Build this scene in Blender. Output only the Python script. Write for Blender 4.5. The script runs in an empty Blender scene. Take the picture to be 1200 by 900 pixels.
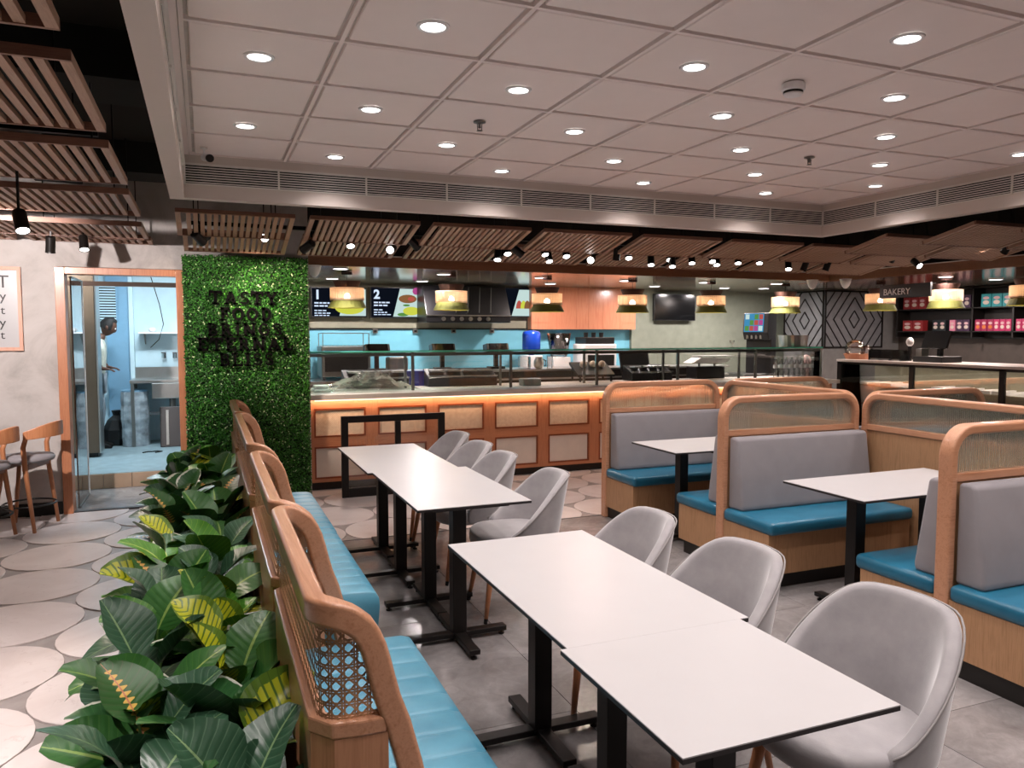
import bpy, math, random
from mathutils import Vector, Matrix, Euler
random.seed(7)
C = bpy.context.scene.collection
R = math.radians
PI = math.pi
sc = bpy.context.scene

# ---------------------------------------------------------------- camera, world, exposure
YAW, PITCH, CH, FPX = 0.3829750, 0.0681270, 1.6, 894.0
cam = bpy.data.cameras.new('camera'); cam.sensor_width = 36; cam.lens = 36*FPX/1200; cam.clip_start = .05
co = bpy.data.objects.new('camera', cam); C.objects.link(co)
co.location = (0, 0, CH); co.rotation_euler = (PI/2-PITCH, 0, -YAW); sc.camera = co
sc.view_settings.view_transform = 'Standard'; sc.view_settings.look = 'None'
sc.view_settings.exposure = 0.12; sc.view_settings.gamma = 1.0
sc.view_settings.use_curve_mapping = False
w = bpy.data.worlds.new('world'); sc.world = w; w.use_nodes = True
w.node_tree.nodes['Background'].inputs[0].default_value = (.9, .85, .82, 1)
w.node_tree.nodes['Background'].inputs[1].default_value = .25
DOWN_W, SPOT_W, KITCH_W, PEND_W = 36.0, 12.0, 28.0, 5.0
WARM, NEUT, COOL = (1, .80, .66), (1, .90, .88), (.82, .92, 1)

def lamp(kind, name, loc, energy, col, parent=None, aim=None, size=.1, angle=80, blend=.6, sy=None):
    l = bpy.data.lights.new(name, kind); l.energy = energy; l.color = col
    if kind == 'AREA':
        l.shape = 'DISK' if sy is None else 'RECTANGLE'; l.size = size
        if sy: l.size_y = sy
    elif kind == 'SPOT': l.spot_size = R(angle); l.spot_blend = blend; l.shadow_soft_size = size
    else: l.shadow_soft_size = size
    o = bpy.data.objects.new(name, l); C.objects.link(o)
    if parent is not None: o.parent = parent
    o.location = loc
    if aim is not None: o.rotation_euler = Vector(aim).to_track_quat('-Z', 'Y').to_euler()
    return o

# ---------------------------------------------------------------- point from a picture position at a known plane
_F = Vector((math.sin(YAW)*math.cos(PITCH), math.cos(YAW)*math.cos(PITCH), -math.sin(PITCH)))
_R = Vector((math.cos(YAW), -math.sin(YAW), 0)); _U = _R.cross(_F)
def _ray(u, v): return _F+_R*((u-600)/FPX)-_U*((v-450)/FPX)
def PY(u, v, Y): d = _ray(u, v); return d*(Y/d.y)+Vector((0, 0, CH))
def PX(u, v, X): d = _ray(u, v); return d*(X/d.x)+Vector((0, 0, CH))
def PZ(u, v, Z): d = _ray(u, v); return d*((Z-CH)/d.z)+Vector((0, 0, CH))

# ---------------------------------------------------------------- materials
def hexc(h):
    h = h.lstrip('#'); o = []
    for i in (0, 2, 4):
        s = int(h[i:i+2], 16)/255; o.append(s/12.92 if s <= .04045 else ((s+.055)/1.055)**2.4)
    return (*o, 1)
class NT:
    def __init__(s, name):
        s.m = bpy.data.materials.new(name); s.m.use_nodes = True; s.t = s.m.node_tree
        s.b = s.t.nodes['Principled BSDF']; s.o = s.t.nodes['Material Output']
    def n(s, typ, **kw):
        x = s.t.nodes.new('ShaderNode'+typ)
        for k, v in kw.items():
            if k[0] == '_': x.inputs[int(k[1:]) if k[1:].isdigit() else k[1:].replace('_', ' ')].default_value = v
            else: setattr(x, k, v)
        return x
    def l(s, a, b): s.t.links.new(a, b)
    def math(s, op, a, b=None, c=None, clamp=False):
        x = s.n('Math', operation=op); x.use_clamp = clamp
        for i, q in enumerate((a, b, c)):
            if q is None: continue
            if isinstance(q, (int, float)): x.inputs[i].default_value = q
            else: s.l(q, x.inputs[i])
        return x.outputs[0]
    def ramp(s, fac, stops, interp='LINEAR'):
        r = s.n('ValToRGB'); r.color_ramp.interpolation = interp; e = r.color_ramp.elements
        while len(e) < len(stops): e.new(.5)
        for i, (p, c) in enumerate(stops): e[i].position = p; e[i].color = c if not isinstance(c, str) else hexc(c)
        s.l(fac, r.inputs[0]); return r.outputs[0]
    def coord(s, kind='Object', scale=(1, 1, 1), rot=(0, 0, 0)):
        t = s.n('TexCoord'); m = s.n('Mapping'); m.inputs['Scale'].default_value = scale; m.inputs['Rotation'].default_value = rot
        s.l(t.outputs[kind], m.inputs[0]); return m.outputs[0]
    def wcoord(s, scale=(1, 1, 1), rot=(0, 0, 0)):
        g = s.n('NewGeometry'); m = s.n('Mapping'); m.inputs['Scale'].default_value = scale; m.inputs['Rotation'].default_value = rot
        s.l(g.outputs['Position'], m.inputs[0]); return m.outputs[0]
    def noise(s, vec, sc_, det=4, rough=.5, dist=0):
        x = s.n('TexNoise'); x.inputs['Scale'].default_value = sc_; x.inputs['Detail'].default_value = det
        x.inputs['Roughness'].default_value = rough; x.inputs['Distortion'].default_value = dist
        if vec is not None: s.l(vec, x.inputs['Vector'])
        return x.outputs['Fac']
    def mix(s, fac, a, b):
        x = s.n('Mix', data_type='RGBA')
        for q, i in ((fac, 0), (a, 6), (b, 7)):
            if isinstance(q, (int, float)): x.inputs[i].default_value = q
            elif isinstance(q, str): x.inputs[i].default_value = hexc(q)
            elif isinstance(q, tuple): x.inputs[i].default_value = q
            else: s.l(q, x.inputs[i])
        return x.outputs[2]
    def bump(s, h, st=.2, d=.01):
        b = s.n('Bump'); b.inputs['Strength'].default_value = st; b.inputs['Distance'].default_value = d
        s.l(h, b.inputs['Height']); s.l(b.outputs[0], s.b.inputs['Normal'])
    def set(s, col=None, rough=None, metal=None, spec=None, coat=None, trans=None, ior=None, sheen=None):
        B = s.b.inputs
        if col is not None:
            if isinstance(col, str): B['Base Color'].default_value = hexc(col)
            elif isinstance(col, tuple): B['Base Color'].default_value = col
            else: s.l(col, B['Base Color'])
        if rough is not None:
            if isinstance(rough, (int, float)): B['Roughness'].default_value = rough
            else: s.l(rough, B['Roughness'])
        if metal is not None: B['Metallic'].default_value = metal
        if spec is not None: B['Specular IOR Level'].default_value = spec
        if coat is not None: B['Coat Weight'].default_value = coat; B['Coat Roughness'].default_value = .15
        if trans is not None: B['Transmission Weight'].default_value = trans
        if ior is not None: B['IOR'].default_value = ior
        if sheen is not None: B['Sheen Weight'].default_value = sheen; B['Sheen Roughness'].default_value = .4
        return s.m
def plain(name, col, rough=.5, metal=0, var=.06, **kw):
    t = NT(name); a = hexc(col)
    nz = t.noise(t.coord(), 9, 3)
    lo = tuple(min(1, x*(1-var)) for x in a[:3])+(1,); hi = tuple(min(1, x*(1+var)) for x in a[:3])+(1,)
    return t.set(t.ramp(nz, [(.3, lo), (.7, hi)]), rough, metal, **kw)
def wood(name, a, b, rough=.4, axis='Y', scale=1.0, coat=0):
    t = NT(name); s = [14*scale]*3; s['XYZ'.index(axis)] = 1.1*scale
    v = t.coord(scale=tuple(s)); n1 = t.noise(v, 2.2, 6, .6, 1.2)
    s2 = [70*scale]*3; s2['XYZ'.index(axis)] = 2.5*scale
    n2 = t.noise(t.coord(scale=tuple(s2)), 2, 3, .6)
    f = t.math('ADD', t.math('MULTIPLY', n1, .65), t.math('MULTIPLY', n2, .35))
    t.bump(n2, .12, .002)
    return t.set(t.ramp(f, [(.34, a), (.52, b), (.68, a)]), rough, coat=coat)
def emit(name, col, st):
    t = NT(name); e = t.n('Emission'); e.inputs[0].default_value = (*col, 1); e.inputs[1].default_value = st
    t.l(e.outputs[0], t.o.inputs[0]); return t.m
def glass(name, col='#e8f4f0', rough=0.0, alpha=.12, tint='#ffffff'):
    t = NT(name); tr = t.n('BsdfTransparent'); tr.inputs[0].default_value = hexc(tint)
    g = t.n('BsdfGlossy'); g.inputs[0].default_value = hexc(col); g.inputs[1].default_value = rough
    fr = t.n('Fresnel'); fr.inputs[0].default_value = 1.45
    f = t.math('ADD', fr.outputs[0], alpha, clamp=True)
    m = t.n('MixShader'); t.l(f, m.inputs[0]); t.l(tr.outputs[0], m.inputs[1]); t.l(g.outputs[0], m.inputs[2]); t.l(m.outputs[0], t.o.inputs[0])
    return t.m
M = {}
M['oak'] = wood('oak', '#b27b58', '#c99473', .32, 'Y', coat=.35)
M['oak_z'] = wood('oak_upright', '#a97350', '#c08a66', .38, 'Z', coat=.2)
M['oak_x'] = wood('oak_cross', '#b27b58', '#c99473', .34, 'X', coat=.3)
M['veneer'] = wood('oak_veneer', '#9c7450', '#b78c66', .5, 'Z', 1.4)
M['orange'] = wood('orange_teak', '#a86848', '#bd7e5a', .38, 'Z', coat=.2)
M['orange_x'] = wood('orange_teak_cross', '#a86848', '#bd7e5a', .38, 'X', coat=.2)
M['cab'] = wood('hanging_cabinet_laminate', '#c1765a', '#cf8a6a', .22, 'Z', .6, coat=.3)
M['slat'] = wood('ceiling_slat_wood', '#a07c66', '#b8947c', .5, 'Y', 1.2)
M['slatframe'] = wood('ceiling_slat_frame', '#7a5444', '#8f6653', .5, 'X', 1.2)
M['fascia'] = wood('fascia_wood', '#80543c', '#956649', .45, 'X', .8)
M['stool'] = wood('stool_wood', '#a66a45', '#bd7f58', .4, 'Z')
M['black'] = plain('black_metal', '#15110f', .42, .3)
M['blackplastic'] = plain('black_plastic', '#161517', .35)
M['kick'] = plain('black_kick_board', '#171310', .5)
M['dark_ceiling'] = plain('dark_painted_ceiling', '#221c18', .9)
M['white'] = plain('white_laminate', '#b8b6b6', .33, var=.01)
M['edge'] = plain('dark_laminate_edge', '#241f1f', .5)
M['ceil'] = plain('white_ceiling_paint', '#f0e4df', .75, var=.01)
M['ceil_gap'] = plain('ceiling_grid_shadow_gap', '#cdc3bd', .8)
M['bulk'] = plain('bulkhead_paint', '#d2c6be', .7, var=.01)
M['louvre'] = plain('louvre_grey', '#e2ddd7', .5)
M['duct'] = plain('duct_dark', '#1b1a19', .8)
M['trimwhite'] = plain('white_trim_ring', '#e8e6e6', .4)
M['chrome'] = plain('chrome', '#d8d8d8', .15, 1)
M['steel'] = plain('brushed_steel', '#b9b9b6', .3, 1)
M['steel_d'] = plain('dull_steel', '#7e7f7c', .4, .8)
M['stone_top'] = plain('beige_solid_surface', '#dcd4cc', .3, var=.03)
M['kwall'] = plain('olive_grey_kitchen_wall', '#8a8876', .55, var=.08)
M['kwall2'] = plain('sage_wall', '#84897a', .6, var=.08)
M['blue'] = plain('blue_back_painted_glass', '#79bdd2', .15, var=.03)
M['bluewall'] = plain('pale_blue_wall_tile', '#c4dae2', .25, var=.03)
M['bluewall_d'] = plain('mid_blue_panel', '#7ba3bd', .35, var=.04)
M['bluefloor'] = plain('blue_epoxy_floor', '#86999f', .35, var=.15)
M['beige_tile'] = plain('beige_riser_tile', '#b89a80', .4, var=.06)
M['pad'] = plain('grey_woven_backrest', '#8d898c', .85, var=.05, sheen=.2)
M['white_panel'] = plain('off_white_counter_panel', '#ddd3c8', .5, var=.04)
M['glass'] = glass('clear_glass', alpha=.02)
M['glass_g'] = plain('green_glass_edge', '#5fc4a8', .1, var=.05)
M['plasticfilm'] = glass('plastic_film', '#ffffff', .12, .35)
M['clear'] = glass('clear_plastic', '#ffffff', .05, .08)
M['emit_w'] = emit('downlight_lens', (1, .95, .93), 14)
M['emit_s'] = emit('spot_lens', (1, .93, .88), 16)
M['emit_k'] = emit('soffit_downlight_lens', (.95, .93, 1), 8)
M['emit_strip'] = emit('light_strip', (.9, .95, 1), 4)
M['emit_bulb'] = emit('pendant_bulb', (1, .84, .68), 22)
M['emit_led'] = emit('counter_led', (1, .62, .4), 2.6)
M['green_shade'] = plain('olive_felt_shade', '#6b6e30', .8)
M['letter'] = plain('letter_black', '#050404', .9, spec=.1)
M['brown_shade'] = plain('dark_brown_shade', '#3a211a', .8)
M['skin'] = plain('skin', '#5a3a2c', .6)
M['hair'] = plain('hair', '#15110f', .7)
M['shirt'] = plain('pale_patterned_shirt', '#c3c2b4', .8, var=.35)
M['jeans'] = plain('pale_grey_trousers', '#8b9197', .8)
M['bulb_screen'] = plain('dark_screen', '#0b0c0e', .12)
def velvet():
    t = NT('grey_velvet'); n1 = t.noise(t.coord(), 5, 5, .6); n2 = t.noise(t.coord(), 260, 2)
    lw = t.n('LayerWeight'); lw.inputs[0].default_value = .35
    t.bump(n2, .12, .002)
    return t.set(t.ramp(n1, [(.32, '#8b888a'), (.68, '#a6a2a3')]), .75, sheen=.8)
M['velvet'] = velvet()
M['piping'] = plain('grey_piping', '#8d8987', .7)
def leather(name, a, b, r=.36):
    t = NT(name); n1 = t.noise(t.coord(), 4, 5, .6); n2 = t.noise(t.coord(), 180, 3)
    t.bump(n2, .1, .002)
    return t.set(t.ramp(n1, [(.35, a), (.65, b)]), r)
M['teal'] = leather('teal_leather', '#417f97', '#5796ad')
M['teal_d'] = leather('deep_teal_leather', '#1d5f7a', '#286e8a', .33)
def stone():
    t = NT('grey_stone_tile'); o = t.n('ObjectInfo'); v = t.wcoord()
    n1 = t.noise(v, 1.6, 8, .62, .8); n2 = t.noise(v, 9, 6, .7, 2)
    f = t.math('ADD', t.math('MULTIPLY', n1, .7), t.math('MULTIPLY', n2, .3))
    f = t.math('ADD', f, t.math('MULTIPLY', t.math('SUBTRACT', o.outputs['Random'], .5), .12))
    t.l(t.math('ADD', t.math('MULTIPLY', n2, .18), .12), t.b.inputs['Roughness'])
    return t.set(t.ramp(f, [(.3, '#666261'), (.48, '#7f7b7a'), (.6, '#918d8c'), (.75, '#adaaa9')]))
M['stone'] = stone()
def marble():
    t = NT('pale_marble_round'); o = t.n('ObjectInfo'); v = t.wcoord()
    n1 = t.noise(v, 1.5, 8, .6, 1.5); n3 = t.noise(v, 5, 6, .7, 3)
    a = t.ramp(n1, [(.35, '#cfc2be'), (.6, '#ddd2cf')])
    ve = t.ramp(n3, [(.60, (1, 1, 1, 1)), (.645, (.72, .66, .64, 1)), (.66, (1, 1, 1, 1))])
    mx = t.n('Mix', data_type='RGBA', blend_type='MULTIPLY'); mx.inputs[0].default_value = .6
    t.l(a, mx.inputs[6]); t.l(ve, mx.inputs[7])
    h = t.n('HueSaturation'); t.l(t.math('ADD', t.math('MULTIPLY', o.outputs['Random'], .14), .92), h.inputs['Value']); t.l(mx.outputs[2], h.inputs['Color'])
    return t.set(h.outputs[0], .3)
M['marble'] = marble()
def stone2():
    t = NT('grey_floor_infill'); v = t.wcoord(); n1 = t.noise(v, 3, 7, .6, 1)
    return t.set(t.ramp(n1, [(.35, '#867d7a'), (.65, '#9d9491')]), .4)
M['infill'] = stone2()
def concrete():
    t = NT('washed_concrete_panel'); v = t.wcoord(); n1 = t.noise(v, 1.8, 8, .65, .6); n2 = t.noise(v, 40, 3)
    t.bump(n2, .08, .003)
    return t.set(t.ramp(n1, [(.33, '#a39c97'), (.5, '#bdb6b1'), (.7, '#c9c3bf')]), .7)
M['concrete'] = concrete()
M['greywall'] = plain('grey_plaster', '#7b7a79', .75, var=.08)
M['greypanel'] = plain('brushed_grey_panel', '#858689', .4, .2, var=.12)
def canepanel():
    t = NT('fine_cane_webbing'); v = t.wcoord(scale=(1, 1, 1)); s = t.n('SeparateXYZ'); t.l(v, s.inputs[0])
    a = t.math('SINE', t.math('MULTIPLY', s.outputs[0], 420)); b = t.math('SINE', t.math('MULTIPLY', s.outputs[2], 420))
    f = t.math('MULTIPLY', a, b); n = t.noise(v, 30, 4)
    f = t.math('ADD', t.math('ADD', t.math('MULTIPLY', f, .28), .3), t.math('MULTIPLY', n, .45))
    return t.set(t.ramp(f, [(.2, '#b8977a'), (.5, '#dcc2a4'), (.8, '#efdfc8')]), .6)
M['canepanel'] = canepanel()
M['cane'] = plain('cane_strand', '#b98f68', .45, var=.3)
def fluted():
    t = NT('fluted_glass'); t.set('#e6eee8', .07, trans=1.0, ior=1.42); d = t.n('BsdfTranslucent'); d.inputs[0].default_value = hexc('#cfd6cc'); d2 = t.n('BsdfDiffuse'); d2.inputs[0].default_value = hexc('#b9bdb2'); a = t.n('MixShader'); a.inputs[0].default_value = .5; t.l(d.outputs[0], a.inputs[1]); t.l(d2.outputs[0], a.inputs[2]); m = t.n('MixShader'); m.inputs[0].default_value = .13; t.l(t.b.outputs[0], m.inputs[1]); t.l(a.outputs[0], m.inputs[2]); t.l(m.outputs[0], t.o.inputs[0]); return t.m
M['fluted'] = fluted()
def rattan():
    t = NT('rattan_drum'); v = t.coord(); n = t.noise(t.coord(scale=(1, 1, 60)), 6, 3)
    tr = t.n('BsdfTranslucent'); tr.inputs[0].default_value = hexc('#f0dcc6'); m = t.n('MixShader'); m.inputs[0].default_value = .55
    t.set(t.ramp(n, [(.35, '#c8a68c'), (.65, '#e8d2bc')]), .6)
    t.l(t.b.outputs[0], m.inputs[1]); t.l(tr.outputs[0], m.inputs[2])
    s = t.n('SeparateXYZ'); t.l(v, s.inputs[0]); an = t.math('ARCTAN2', s.outputs[1], s.outputs[0])
    hole = t.math('MULTIPLY', t.math('GREATER_THAN', t.math('SINE', t.math('MULTIPLY', an, 60)), .0), t.math('GREATER_THAN', t.math('SINE', t.math('MULTIPLY', s.outputs[2], 420)), .0))
    tp = t.n('BsdfTransparent'); m2 = t.n('MixShader'); t.l(hole, m2.inputs[0]); t.l(m.outputs[0], m2.inputs[1]); t.l(tp.outputs[0], m2.inputs[2]); t.l(m2.outputs[0], t.o.inputs[0]); return t.m
M['rattan'] = rattan()
def leafmat(name, base, vein, edge=None, mid=None, midw=.05, feather=None, freq=58, vs=.3, rough=.35, yellow=None):
    t = NT(name); tc = t.n('TexCoord'); s = t.n('SeparateXYZ'); t.l(tc.outputs['UV'], s.inputs[0]); u, v = s.outputs[0], s.outputs[1]
    au = t.math('ABSOLUTE', t.math('SUBTRACT', t.math('MULTIPLY', u, 2), 1))
    ph = t.math('SUBTRACT', v, t.math('MULTIPLY', au, .22))
    st = t.math('SINE', t.math('MULTIPLY', ph, freq))
    n = t.noise(t.coord(), 14, 4)
    col = t.mix(t.math('MULTIPLY', n, .5), base, tuple(x*.55 for x in hexc(base)[:3])+(1,))
    col = t.mix(t.math('MULTIPLY', t.math('GREATER_THAN', st, .93), vs), col, vein)
    if yellow:
        k = t.math('ADD', au, t.math('MULTIPLY', t.math('SUBTRACT', n, .5), .9)); k = t.math('MULTIPLY', t.math('LESS_THAN', k, .72), .9)
        k2 = t.math('MULTIPLY', k, t.math('LESS_THAN', st, .6)); col = t.mix(k2, col, yellow)
    if feather:
        wv = t.math('MULTIPLY', t.math('ADD', t.math('SINE', t.math('MULTIPLY', v, 62)), 1.0), .11)
        col = t.mix(t.math('MULTIPLY', t.math('LESS_THAN', au, wv), t.math('LESS_THAN', v, .85)), col, feather)
    if mid: col = t.mix(t.math('LESS_THAN', au, midw), col, mid)
    if edge:
        e = t.math('ADD', au, t.math('MULTIPLY', n, .5)); col = t.mix(t.math('GREATER_THAN', e, 1.12), col, edge)
    t.bump(st, .10, .003); return t.set(col, rough)
LEAF = [leafmat('leaf_dark', '#365c42', '#6a8a6e', mid='#7d9a6a', midw=.035, vs=.5),
        leafmat('leaf_feather', '#33612f', '#6b5a50', feather='#d9b25a', mid='#c07a5a', midw=.03),
        leafmat('leaf_yellow', '#5c7f1e', '#3d5a1a', yellow='#b9bd1e', vs=.6),
        leafmat('leaf_lime', '#4c8a2a', '#8fb84a', mid='#b9cf6a', vs=.4),
        leafmat('leaf_white_edged', '#2f6232', '#4d7d45', edge='#d8dccb'),
        leafmat('leaf_green', '#3a7034', '#5e8a3c', mid='#8fae5a')]
M['stem'] = plain('leaf_stalk', '#4d6a34', .5)
M['pot'] = plain('black_pot', '#0f0f10', .5)
M['moss'] = NT('moss_leaf')
_t = M['moss']; _a = _t.n('VertexColor'); _a.layer_name = 'hue'
M['moss'] = _t.set(_a.outputs[0], .45)
M['moss_back'] = plain('moss_backing', '#0f2409', .9)

# ---------------------------------------------------------------- mesh builder
def rootloc(o):
    v = Vector((0, 0, 0))
    while o is not None: v += o.location; o = o.parent
    return v
def parts(name, mat, parent, boxes, world=False, **kw):
    return [MB().box(*b).build(name, mat, parent, world=world, **kw) for b in boxes]
class MB:
    def __init__(s): s.v = []; s.f = []; s.uv = None
    def box(s, x0, x1, y0, y1, z0, z1):
        b = len(s.v)
        s.v += [(x, y, z) for z in (z0, z1) for y in (y0, y1) for x in (x0, x1)]
        s.f += [tuple(b+i for i in q) for q in ((0, 2, 3, 1), (4, 5, 7, 6), (0, 1, 5, 4), (2, 6, 7, 3), (0, 4, 6, 2), (1, 3, 7, 5))]
        return s
    def bar(s, p, q, w=.02, h=.02, up=(0, 0, 1)):
        p, q = Vector(p), Vector(q); d = (q-p).normalized(); u = Vector(up)
        if abs(d.dot(u)) > .98: u = Vector((1, 0, 0))
        a = d.cross(u).normalized(); u = a.cross(d).normalized(); b = len(s.v)
        for c in (p, q):
            for i, j in ((-1, -1), (1, -1), (1, 1), (-1, 1)): s.v.append(tuple(c+a*(i*w/2)+u*(j*h/2)))
        s.f += [(b+3, b+2, b+1, b), (b+4, b+5, b+6, b+7)]+[(b+i, b+(i+1) % 4, b+4+(i+1) % 4, b+4+i) for i in range(4)]
        return s
    def tube(s, pts, r, n=8, cap=True):
        pts = [Vector(p) for p in pts]; b = len(s.v); k = len(pts)
        for i, p in enumerate(pts):
            d = (pts[min(i+1, k-1)]-pts[max(i-1, 0)]).normalized()
            u = Vector((0, 0, 1)) if abs(d.z) < .9 else Vector((1, 0, 0)); a = d.cross(u).normalized(); u = a.cross(d)
            rr = r[i] if isinstance(r, (list, tuple)) else r
            for j in range(n): t = 2*PI*j/n; s.v.append(tuple(p+a*(rr*math.cos(t))+u*(rr*math.sin(t))))
        for i in range(k-1):
            for j in range(n): s.f.append((b+i*n+j, b+i*n+(j+1) % n, b+(i+1)*n+(j+1) % n, b+(i+1)*n+j))
        if cap: s.f += [tuple(b+j for j in reversed(range(n))), tuple(b+(k-1)*n+j for j in range(n))]
        return s
    def lathe(s, prof, n=20, c=(0, 0, 0), sx=1, sy=1, closed=False):
        b = len(s.v); k = len(prof)
        for r, z in prof:
            for j in range(n): t = 2*PI*j/n; s.v.append((c[0]+r*sx*math.cos(t), c[1]+r*sy*math.sin(t), c[2]+z))
        for i in range(k-1):
            for j in range(n): s.f.append((b+i*n+j, b+i*n+(j+1) % n, b+(i+1)*n+(j+1) % n, b+(i+1)*n+j))
        if not closed:
            if prof[0][0] > 1e-4: s.f.append(tuple(b+j for j in reversed(range(n))))
            if prof[-1][0] > 1e-4: s.f.append(tuple(b+(k-1)*n+j for j in range(n)))
        return s
    def cyl(s, c, r, z0, z1, n=20): return s.lathe([(r, z0), (r, z1)], n, c)
    def grid(s, pts, nu, nv, flip=False):       # pts row-major nu*nv
        b = len(s.v); s.v += [tuple(p) for p in pts]
        for i in range(nu-1):
            for j in range(nv-1):
                q = (b+i*nv+j, b+(i+1)*nv+j, b+(i+1)*nv+j+1, b+i*nv+j+1); s.f.append(q[::-1] if flip else q)
        return s
    def prism(s, poly, a0, a1, axis='z'):       # polygon extruded along an axis
        b = len(s.v); n = len(poly)
        for a in (a0, a1):
            for p, q in poly: s.v.append({'z': (p, q, a), 'y': (p, a, q), 'x': (a, p, q)}[axis])
        s.f += [tuple(b+i for i in reversed(range(n))), tuple(b+n+i for i in range(n))]+[(b+i, b+(i+1) % n, b+n+(i+1) % n, b+n+i) for i in range(n)]
        return s
    def sphere(s, c, r, n=12, m=8, sz=1):
        return s.lathe([(max(1e-5, r*math.sin(PI*i/m)), -r*sz*math.cos(PI*i/m)) for i in range(m+1)], n, c)
    def build(s, name, mat, parent=None, world=False, smooth=False, bevel=0, seg=2, sub=0, recalc=True, origin=None):
        vs = s.v; loc = Vector((0, 0, 0))
        if parent is None:
            if origin is None:
                xs, ys, zs = zip(*vs); loc = Vector(((min(xs)+max(xs))/2, (min(ys)+max(ys))/2, min(zs)))
            else: loc = Vector(origin)
            vs = [(x-loc.x, y-loc.y, z-loc.z) for x, y, z in vs]
        elif world:
            o = rootloc(parent); vs = [(x-o.x, y-o.y, z-o.z) for x, y, z in vs]
        me = bpy.data.meshes.new(name); me.from_pydata(vs, [], s.f)
        me.materials.append(mat if not isinstance(mat, str) else M[mat])
        if s.uv: 
            l = me.uv_layers.new(name='UVMap')
            for lp in me.loops: l.data[lp.index].uv = s.uv[lp.vertex_index]
        if recalc:
            import bmesh
            bm = bmesh.new(); bm.from_mesh(me); bmesh.ops.recalc_face_normals(bm, faces=bm.faces); bm.to_mesh(me); bm.free()
        if smooth: me.shade_smooth()
        o = bpy.data.objects.new(name, me); C.objects.link(o); o.location = loc
        if parent is not None: o.parent = parent
        if bevel: 
            md = o.modifiers.new('bevel', 'BEVEL'); md.width = bevel; md.segments = seg; md.limit_method = 'ANGLE'; md.angle_limit = R(40)
            if smooth == 'w': me.shade_smooth(); wn = o.modifiers.new('wn', 'WEIGHTED_NORMAL'); wn.weight = 60
        if sub: md = o.modifiers.new('sub', 'SUBSURF'); md.levels = md.render_levels = sub
        return o
def tag(o, label=None, cat=None, group=None, kind=None):
    if label: o['label'] = label
    if cat: o['category'] = cat
    if group: o['group'] = group
    if kind: o['kind'] = kind
    return o
def thing(name, label, cat, loc=(0, 0, 0), rz=0, group=None, kind=None):
    o = bpy.data.objects.new(name, None); C.objects.link(o); o.location = loc; o.rotation_euler = (0, 0, rz); o.empty_display_size = .1
    return tag(o, label, cat, group, kind)
def copy_tree(o, parent=None):
    c = o.copy(); C.objects.link(c)
    if parent is not None: c.parent = parent
    for ch in list(KIDS.get(o.name, [])) or [x for x in bpy.data.objects if x.parent == o]: copy_tree(ch, c)
    return c
KIDS = {}
def family(o):
    KIDS.clear()
    for x in bpy.data.objects:
        if x.parent: KIDS.setdefault(x.parent.name, []).append(x)
def inst(name, me, parent, loc=(0, 0, 0), rot=(0, 0, 0), scale=(1, 1, 1), like=None):
    o = bpy.data.objects.new(name, me); C.objects.link(o); o.parent = parent; o.location = loc; o.rotation_euler = rot; o.scale = scale
    if like is not None:
        for m_ in like.modifiers:
            n_ = o.modifiers.new(m_.name, m_.type)
            if m_.type == 'BEVEL': n_.width = m_.width; n_.segments = m_.segments; n_.limit_method = m_.limit_method; n_.angle_limit = m_.angle_limit
    return o
ORD = ['first', 'second', 'third', 'fourth', 'fifth', 'sixth', 'seventh', 'eighth', 'ninth', 'tenth', 'eleventh', 'twelfth', 'thirteenth', 'fourteenth', 'fifteenth', 'sixteenth', 'seventeenth', 'eighteenth', 'nineteenth', 'twentieth', 'twenty-first', 'twenty-second', 'twenty-third', 'twenty-fourth', 'twenty-fifth', 'twenty-sixth', 'twenty-seventh', 'twenty-eighth']
def S(o): return tag(o, kind='structure')
def soffit():
    t = NT('polished_soffit'); n = t.noise(t.wcoord(), 1.2, 6, .6)
    return t.set(t.ramp(n, [(.35, '#9c9784'), (.65, '#b3ae9a')]), .12, spec=.7, coat=.6)
M['soffit'] = soffit()
M['soffwood'] = wood('polished_soffit_wood', '#7b5040', '#936350', .1, 'X', .8, coat=.8)
M['bakerywall'] = plain('brown_grey_bakery_wall', '#4b433e', .7, var=.12)
M['posterframe'] = wood('pink_pale_frame', '#c9937a', '#d6a58e', .5, 'Z')
def glasst():
    t = glass('glass_shelf', '#cfe8df', 0.02, .1, '#d6efe6'); return t
M['glass_t'] = glasst()
M['greyglass'] = glass('grey_tinted_glass', '#ffffff', .03, .22, '#b9bfc2')
M['orangedark'] = wood('dark_orange_bead', '#6f3116', '#86421f', .4, 'X')
M['darksteel'] = plain('dark_steel_front', '#35322e', .45, .5)
M['crateblue'] = plain('indigo_plastic', '#2c2c86', .4)
M['jugblue'] = plain('deep_blue_plastic', '#1c46b8', .15, coat=.5)
M['greybox'] = plain('grey_plastic_box', '#7d8583', .4)
M['cabbrown'] = plain('brown_grey_laminate', '#6b5644', .45)
M['filmgrey'] = plain('stretch_film_over_grey', '#98a0a6', .12, var=.45, coat=.8)
M['emit_cool'] = emit('cool_light_panel', (.9, .96, 1), 7)
for k, h in dict(pk_red='#8e2a2c', pk_dark='#1d2428', pk_pink='#c97a92', pk_violet='#3c2440', pk_teal='#1b8f96', pk_magenta='#8f1c48', pk_rose='#b0285c', pk_orange='#c8702c', pk_pale='#cdbfb2', pk_pale2='#c9a4a6').items(): M[k] = plain(k.replace('pk_', 'pack_'), h, .4)
def scr(h, s=1.0):
    c = hexc(h)[:3]; return emit('screen_'+h[1:], c, s)
M['scr_dark'] = scr('#0b0f18', 1); M['scr_text'] = scr('#c9d8f0', 1.1); M['scr_pale'] = scr('#bcd3cf', 1.0); M['scr_yellow'] = scr('#c9cf4a', .95); M['scr_red'] = scr('#b8564a', .9)
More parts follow.
